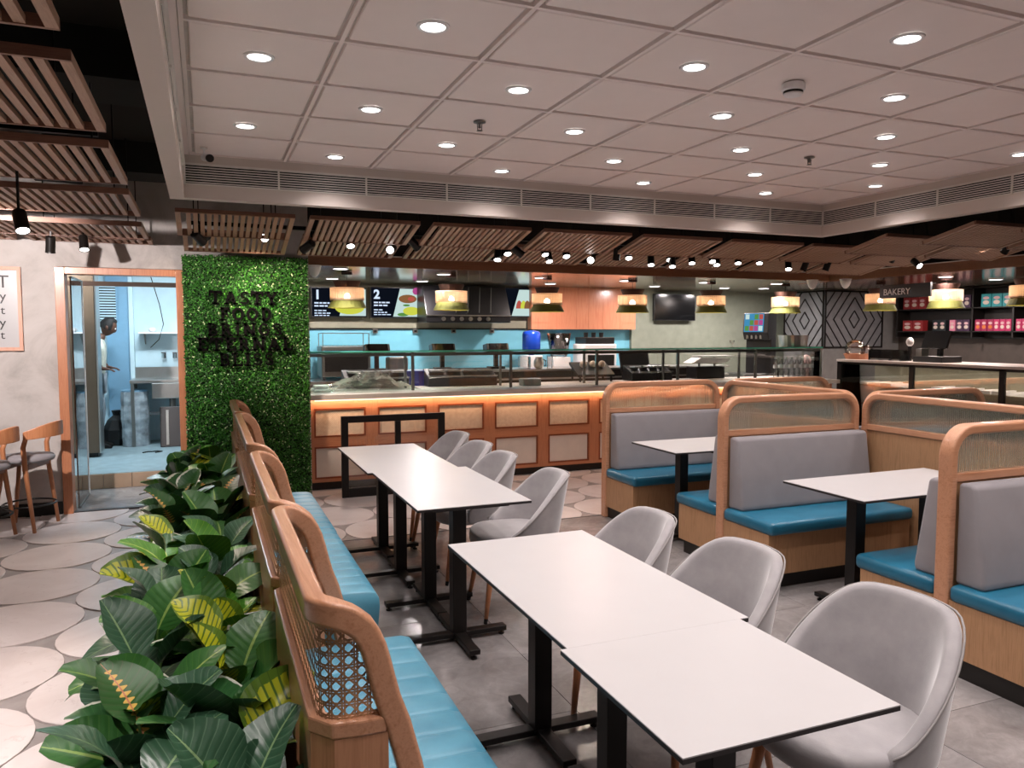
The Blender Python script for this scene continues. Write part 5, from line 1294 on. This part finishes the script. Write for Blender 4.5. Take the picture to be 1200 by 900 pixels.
# water bottles in front of the block
wbm = None
for r_ in range(2):
    for k in range(9):
        u = 909+6.2*k; x = at(u, 8.15+.09*r_); t = thing('water_bottle', 'clear plastic water bottle at the right end of the counter, %s in the %s row' % (ORD[k], 'front' if r_ == 0 else 'back'), 'bottle', (x, 8.15+.09*r_, ZC), 0, 'water bottles on the counter')
        if wbm is None:
            a = MB().lathe([(.03, 0), (.033, .01), (.033, .10), (.030, .12), (.033, .14), (.033, .19), (.02, .235), (.013, .25), (.013, .265)], 14).build('body', 'clear', t, smooth=True)
            b = MB().lathe([(.0335, .14), (.0335, .185)], 14, closed=True).build('label_sleeve', 'trimwhite', t); c = MB().cyl((0, 0, 0), .015, .262, .28, 12).build('cap', 'trimwhite', t); wbm = [(o.name.split('.')[0], o.data) for o in (a, b, c)]
        else:
            for n_, me in wbm: inst(n_, me, t)
x = at(946, 8.38); t = thing('tissue_bag', 'pink knotted bag standing behind the water bottles', 'bag', (x, 8.4, ZC)); MB().lathe([(.06, 0), (.075, .12), (.06, .26), (.03, .3), (1e-5, .31)], 14).build('bag', 'pk_pale2', t, smooth=True)
# metal basin on the glass shelf
x = at(932, 8.2); tag(MB().lathe([(.18, 0), (.2, .16), (.195, .16), (.175, .01)], 28, (x-.05, 8.2, GZ1+.0085)).build('metal_basin', 'steel', smooth=False), 'round grey metal basin on the glass shelf before the lattice panel', 'basin')
x = at(866, 8.15); t = thing('upturned_glass', 'stemmed glass hanging bottle at the fifth glass bay', 'glass', (x, 8.3, GZ1+.0085)); MB().lathe([(.03, 0), (.004, .01), (.004, .04), (.03, .07), (.032, .09), (.029, .09)], 14).build('bowl', 'clear', t, smooth=True)
# drinks dispenser
p = PY(886, 390, 9.6); t = thing('drinks_dispenser', 'black drinks dispenser with blue lit front and row of nozzles', 'drinks dispenser', (p.x, 9.6, .96), -R(58))
zz = lambda v: PY(886, v, 9.6).z-.96
MB().prism([(-.05, zz(398)), (-.12, zz(390)), (-.08, zz(367)), (.3, zz(367)), (.3, 0), (.05, 0), (.05, zz(398))], -.17, .22, 'x').build('housing', 'blackplastic', t, bevel=.008)
MB().prism([(-.124, zz(389)), (-.084, zz(368)), (-.088, zz(367.5)), (-.128, zz(388.5))], -.15, .15, 'x').build('display', 'scr_blue', t)
for k in range(12): a_, b_ = k % 4, k//4; MB().prism([(-.1265+.0135*b_, zz(389)+(zz(368)-zz(389))*(.06+.32*b_)), (-.1265+.0135*b_+.0115, zz(389)+(zz(368)-zz(389))*(.06+.32*b_+.27)), (-.1285+.0135*b_+.0115, zz(389)+(zz(368)-zz(389))*(.065+.32*b_+.27)), (-.1285+.0135*b_, zz(389)+(zz(368)-zz(389))*(.065+.32*b_))], -.135+.07*a_, -.075+.07*a_, 'x').build('drink_tile', ('scr_green', 'scr_pale', 'scr_red', 'scr_blue', 'scr_purple')[(a_*2+b_*3) % 5], t)
for k in range(4): MB().cyl((-.11+.07*k, -.08, 0), .018, zz(397), zz(391), 10).build('nozzle', 'steel', t)
tag(MB().box(p.x-.3, p.x+.32, 9.5, 10.1, 0, .955).build('dispenser_cabinet', 'steel_d', bevel=.01), 'steel cabinet under the drinks dispenser', 'cabinet')
# ================================================================ WASH-UP ROOM THROUGH THE DOORWAY
ZK = .156
t = thing('glass_door_leaf', 'grey tinted glass door leaf standing open along the left of the doorway', 'door', (-1.09, 7.8, 0))
MB().box(-.006, .006, 0, .62, .02, 2.08).build('pane', 'greyglass', t); MB().box(-.012, .012, .62, .64, .01, 2.09).build('edge_profile', 'trimwhite', t); MB().box(-.012, .012, 0, .62, 2.08, 2.095).box(-.012, .012, 0, .62, .006, .02).build('rail', 'steel_d', t)
t = thing('tall_cabinet', 'tall brown-grey cabinet standing just inside the wash-up room', 'cabinet', (-1.25, 9.9, ZK))
MB().box(-.30, .10, 0, .3, .05, 2.35).build('carcass', 'cabbrown', t); MB().box(-.295, .095, -.02, 0, .06, 2.34).build('door', 'cabbrown', t, bevel=.003); MB().box(-.2, .08, .02, .28, 0, .05).build('plinth', 'black', t); MB().box(.10, .115, -.02, .3, .05, 2.35).build('side_trim', 'steel', t)
p = PY(125, 355, 11.1); t = thing('louvred_vent', 'blue louvred vent panel high on the wash-up room wall', 'vent', (p.x, 11.09, p.z-.22))
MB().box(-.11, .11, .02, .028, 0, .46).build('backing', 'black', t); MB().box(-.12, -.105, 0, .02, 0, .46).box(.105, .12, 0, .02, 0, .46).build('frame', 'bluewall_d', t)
for k in range(13): MB().box(-.105, .105, 0, .012, .01+.034*k, .028+.034*k).build('slat', 'bluewall', t)
# sink
p = PY(190, 450, 10.75); t = thing('steel_sink', 'stainless double sink unit against the pale blue wall', 'sink', (-.55, 10.9, ZK))
MB().box(-.33, .6, -.3, .28, .80, .84).build('worktop', 'steel', t, bevel=.004); MB().box(-.3, .6, .25, .28, .84, .98).box(-.08, -.07, .24, .285, .84, .98).build('splash', 'steel', t); MB().box(-.08, .5, -.305, .2, .60, .80).build('bowl', 'steel', t, bevel=.01)
for a, b in ((-.3, -.27), (-.3, .2), (.55, -.27), (.55, .2)): MB().box(a-.02, a+.02, b-.02, b+.02, 0, .8).build('leg', 'steel_d', t)
MB().cyl((.15, -.05, 0), .04, .35, .6, 12).build('waste', 'steel_d', t)
for k, (u, v) in enumerate(((192, 417), (205, 417))):
    p = PY(u, v, 11.16); t = thing('wall_tap', 'chrome wall tap above the sink, %s' % ('farther from the door edge', 'cut by the door edge')[k], 'tap', (p.x, 11.2, p.z-.03), 0, 'wall taps'); MB().cyl((0, -.03, 0), .03, 0, .07, 12).build('body', 'chrome', t); MB().tube([(0, -.03, .05), (0, -.14, .06), (0, -.17, .0)], .012, 8).build('spout', 'chrome', t); MB().box(-.03, .03, -.06, -.02, .07, .08).build('handle', 'chrome', t); MB().cyl((0, 0, 0), .01, .02, .03, 8).bar((0, -.03, .03), (0, -.001, .03), .02, .02).build('mount', 'chrome', t)
p = PY(163, 391, 11.1); t = thing('wall_shelf', 'white wall shelf on a steel bracket above the sink', 'shelf', (p.x, 11.2, p.z)); MB().box(0, .6, -.25, 0, 0, .02).build('board', 'trimwhite', t); MB().prism([(-.22, 0), (0, 0), (0, -.14)], .06, .075, 'x').build('bracket', 'steel_d', t)
MB().sphere((.16, -.12, .05), .05, 10, 6, .6).sphere((.25, -.12, .05), .045, 10, 6, .6).build('wrapped_bundle', 'trimwhite', t, smooth=True) if False else tag(MB().sphere((p.x+.16, 11.08, p.z+.05), .05, 10, 6, .6).build('cloth_bundle', 'trimwhite', smooth=True), 'small white bundle on the wall shelf', 'cloth')
# wrapped stack
p = PY(159, 515, 10.7); t = thing('wrapped_stack', 'tall stack wrapped in clear stretch film on the blue floor', 'wrapped stack', (p.x, 10.75, ZK)); hh = PY(159, 459, 10.7).z-ZK
m = MB(); rn = random.Random(4); lv = 13; pr = []
for k in range(lv): pr.append((.165+rn.uniform(-.008, .008), hh*k/(lv-1)))
m.lathe(pr, 16, sx=1, sy=.8); m.build('film', 'filmgrey', t)
MB().lathe([(.15, hh), (.155, hh+.02), (.1, hh+.03)], 16, sy=.8).build('lid', 'bluewall_d', t)
t = thing('black_bin_bag', 'black bin bag behind the wrapped stack', 'bag', (-1.06, 10.95, ZK)); MB().lathe([(.15, 0), (.19, .08), (.18, .2), (.12, .32), (.05, .38), (.07, .44), (1e-5, .43)], 9).build('bag', 'pot', t)
p = PY(198, 516, 10.4); t = thing('folded_easel', 'black flat panel leaning under the sink', 'panel', (p.x, 10.45, ZK)); MB().prism([(0, 0), (.03, 0), (.13, .5), (.10, .5)], -.1, .3, 'x').build('board', 'blackplastic', t, bevel=.006); MB().prism([(-.012, .03), (-.002, .03), (.09, .46), (.08, .46)], -.03, .0, 'x').build('handle', 'steel_d', t)
t = thing('white_pipe', 'short white waste pipe low on the wash-up room wall', 'pipe', (-.6, 11.15, .52)); MB().tube([(-.2, 0, 0), (.35, 0, 0)], .022, 10).build('pipe', 'trimwhite', t); MB().box(-.1, -.08, 0, .05, -.03, .03).box(.2, .22, 0, .05, -.03, .03).build('clip', 'steel_d', t)
t = thing('cable', 'thin black cable hanging from the wash-up room ceiling', 'cable', (-.62, 10.8, 1.4)); MB().tube([(0, 0, 1.2), (.01, 0, .9), (.1, 0, .55), (.14, 0, .3), (.08, 0, .1), (-.02, 0, .0)], .006, 6).build('cable', 'black', t, smooth=True)
t = thing('cable', 'looped black cable under the wash-up room light', 'cable', (-.75, 10.2, 2.42)); MB().tube([(-.3+.06*k, 0, .2-.12*math.sin(PI*k/10)) for k in range(11)], .01, 6).build('cable', 'black', t, smooth=True)
p = PY(170, 549, 9.4); t = thing('cable_scrap', 'scrap of black cable lying on the blue floor', 'cable', (PZ(178, 530, .16).x, PZ(178, 530, .16).y, .156)); MB().tube([(-.1, 0, .006), (-.04, .05, .008), (0, 0, .012), (.05, .06, .008), (.11, .03, .006), (.04, -.04, .006)], .007, 6).build('cable', 'black', t)
for k, (x, y, lab) in enumerate(((-.55, 9.9, 'bright ceiling light panel in the wash-up room, seen clear of the glass'), (-1.75, 9.6, 'bright ceiling light panel in the wash-up room, seen through the glass door'))):
    t = thing('light_panel', lab, 'ceiling light', (x, y, 2.56), 0, 'wash-up room light panels'); MB().box(-.45, .45, -.15, .15, .01, .038).build('housing', 'trimwhite', t); MB().box(-.43, .43, -.13, .13, .006, .01).build('diffuser', 'emit_cool', t)
    lamp('AREA', 'light_panel_lamp', (0, 0, -.01), 52, (.80, .92, 1), t, size=.8, sy=.25)
# ================================================================ PERSON IN THE WASH-UP ROOM
def person():
    x, y, z = -1.03, 10.72, ZK
    p = PY(124, 390, y); x = p.x-.16
    t = thing('person', 'dark haired person in a pale patterned shirt, head bowed, in the wash-up room', 'person', (x, y, z))
    t.rotation_euler = (0, 0, 0)
    def skin(name, verts, edges, rad, mat, root=0, sub=2):
        me = bpy.data.meshes.new(name); me.from_pydata(verts, edges, []); me.materials.append(M[mat]); o = bpy.data.objects.new(name, me); C.objects.link(o); o.parent = t
        o.modifiers.new('skin', 'SKIN'); 
        for i, r in enumerate(rad): sv = me.skin_vertices[0].data[i]; sv.radius = (r, r) if not isinstance(r, tuple) else r; sv.use_root = (i == root)
        s = o.modifiers.new('sub', 'SUBSURF'); s.levels = s.render_levels = sub; me.shade_smooth(); return o
    # faces +x, leaning forward; body as one skinned surface
    v = [(0, 0, .88), (.02, 0, 1.08), (.06, 0, 1.28), (.09, 0, 1.36), (.13, 0, 1.43),
         (.04, -.17, 1.31), (.03, -.23, 1.08), (.13, -.20, 1.0), (.04, .17, 1.31), (.05, .23, 1.08), (.15, .16, 1.0),
         (0, -.10, .84), (.03, -.11, .46), (0, -.11, .06), (.1, -.11, .03), (0, .10, .84), (.05, .11, .46), (.02, .11, .06), (.12, .11, .03)]
    e = [(0, 1), (1, 2), (2, 3), (3, 4), (2, 5), (5, 6), (6, 7), (2, 8), (8, 9), (9, 10), (0, 11), (11, 12), (12, 13), (13, 14), (0, 15), (15, 16), (16, 17), (17, 18)]
    r = [.13, .12, .135, .06, .05, .065, .045, .03, .065, .045, .03, .085, .06, .04, .03, .085, .06, .04, .03]
    skin('body', v, e, r, 'skin')
    # shirt
    skin('shirt', [(0, 0, .84), (.02, 0, 1.08), (.06, 0, 1.27), (.075, 0, 1.33), (.04, -.175, 1.315), (.03, -.235, 1.08), (.09, -.21, 1.03), (.04, .175, 1.315), (.05, .235, 1.08), (.10, .19, 1.03)],
         [(0, 1), (1, 2), (2, 3), (2, 4), (4, 5), (5, 6), (2, 7), (7, 8), (8, 9)], [.155, .145, .155, .085, .085, .064, .05, .085, .064, .05], 'shirt')
    skin('trousers', [(0, 0, .86), (0, -.10, .82), (.03, -.11, .46), (0, -.11, .10), (0, .10, .82), (.05, .11, .46), (.02, .11, .10)], [(0, 1), (1, 2), (2, 3), (0, 4), (4, 5), (5, 6)], [.14, .105, .078, .06, .105, .078, .06], 'jeans')
    # head: tilted down, looking towards +x
    hd = MB(); n, m_ = 20, 14; pts = []; c = Vector((.19, 0, 1.505))
    Rm = Matrix.Rotation(R(24), 3, 'Y')
    for i in range(m_+1):
        ph = PI*i/m_
        for j in range(n):
            a = 2*PI*j/n; d = Vector((math.sin(ph)*math.cos(a), math.sin(ph)*math.sin(a), math.cos(ph)))
            rr2 = Vector((d.x*.092, d.y*.072, d.z*.115))
            if d.z < 0: rr2.y *= 1+.28*d.z; rr2.x *= 1+.18*d.z if d.x > 0 else 1+.35*d.z
            if d.x > .9 and abs(d.z+.15) < .25: rr2.x += .022*(1-abs(d.z+.15)/.25)      # nose
            if d.x > .8 and -.02 < d.z < .25 and .1 < abs(d.y) < .45: rr2.x -= .008           # eye sockets
            hd.v.append(tuple(Rm @ rr2+c))
    for i in range(m_):
        for j in range(n): hd.f.append((i*n+j, i*n+(j+1) % n, (i+1)*n+(j+1) % n, (i+1)*n+j))
    h = hd.build('head', 'skin', t, smooth=True)
    for s in (-1, 1):
        q = Rm @ Vector((.082, .028*s, .012))+c; MB().sphere(tuple(q), .009, 8, 6).build('eye', 'trimwhite', h, smooth=True)
        q = Rm @ Vector((-.005, .074*s, -.01))+c; MB().sphere(tuple(q), .02, 8, 6, 1.5).build('ear', 'skin', h, smooth=True)
    q0 = Rm @ Vector((.082, -.02, -.06))+c; q1 = Rm @ Vector((.082, .02, -.06))+c; MB().bar(tuple(q0), tuple(q1), .008, .006).build('mouth', 'slatframe', h)
    hr = MB(); rn = random.Random(2)
    for i in range(9):
        ph = PI*.58*i/8
        for j in range(n):
            a = 2*PI*j/n; d = Vector((math.sin(ph)*math.cos(a), math.sin(ph)*math.sin(a), math.cos(ph)))
            k = 1.12+rn.uniform(-.02, .03)
            if d.x > .45 and d.z < .62: k = .9
            hr.v.append(tuple(Rm @ Vector((d.x*.095*k, d.y*.076*k, d.z*.115*k))+c))
    for i in range(8):
        for j in range(n): hr.f.append((i*n+j, i*n+(j+1) % n, (i+1)*n+(j+1) % n, (i+1)*n+j))
    hr.build('hair', 'hair', t, smooth=True)
    for s in (-1, 1):           # hands with separate fingers
        w0 = Vector((.13, -.20, 1.0)) if s < 0 else Vector((.15, .16, 1.0))
        vs = [w0-Vector((.03, 0, 0)), w0+Vector((.05, 0, -.01))]; es = [(0, 1)]; rs = [.024, .030]
        for f in range(4):
            b = w0+Vector((.075, (-.03+.02*f), -.012)); k = len(vs); ln = (.055, .065, .06, .045)[f]
            vs += [b, b+Vector((ln*.6, 0, -.012)), b+Vector((ln, 0, -.035))]; es += [(1, k), (k, k+1), (k+1, k+2)]; rs += [.0095, .0085, .0075]
        k = len(vs); vs += [w0+Vector((.03, -.035*s, 0)), w0+Vector((.065, -.055*s, -.01))]; es += [(0, k), (k, k+1)]; rs += [.012, .009]
        skin('hand', vs, es, rs, 'skin', sub=1)
    for yy in (-.11, .11): MB().prism([(-.06, 0), (.2, 0), (.2, .035), (.1, .07), (-.06, .08)], yy-.045, yy+.045, 'y').build('shoe', 'black', t, bevel=.015)
person()
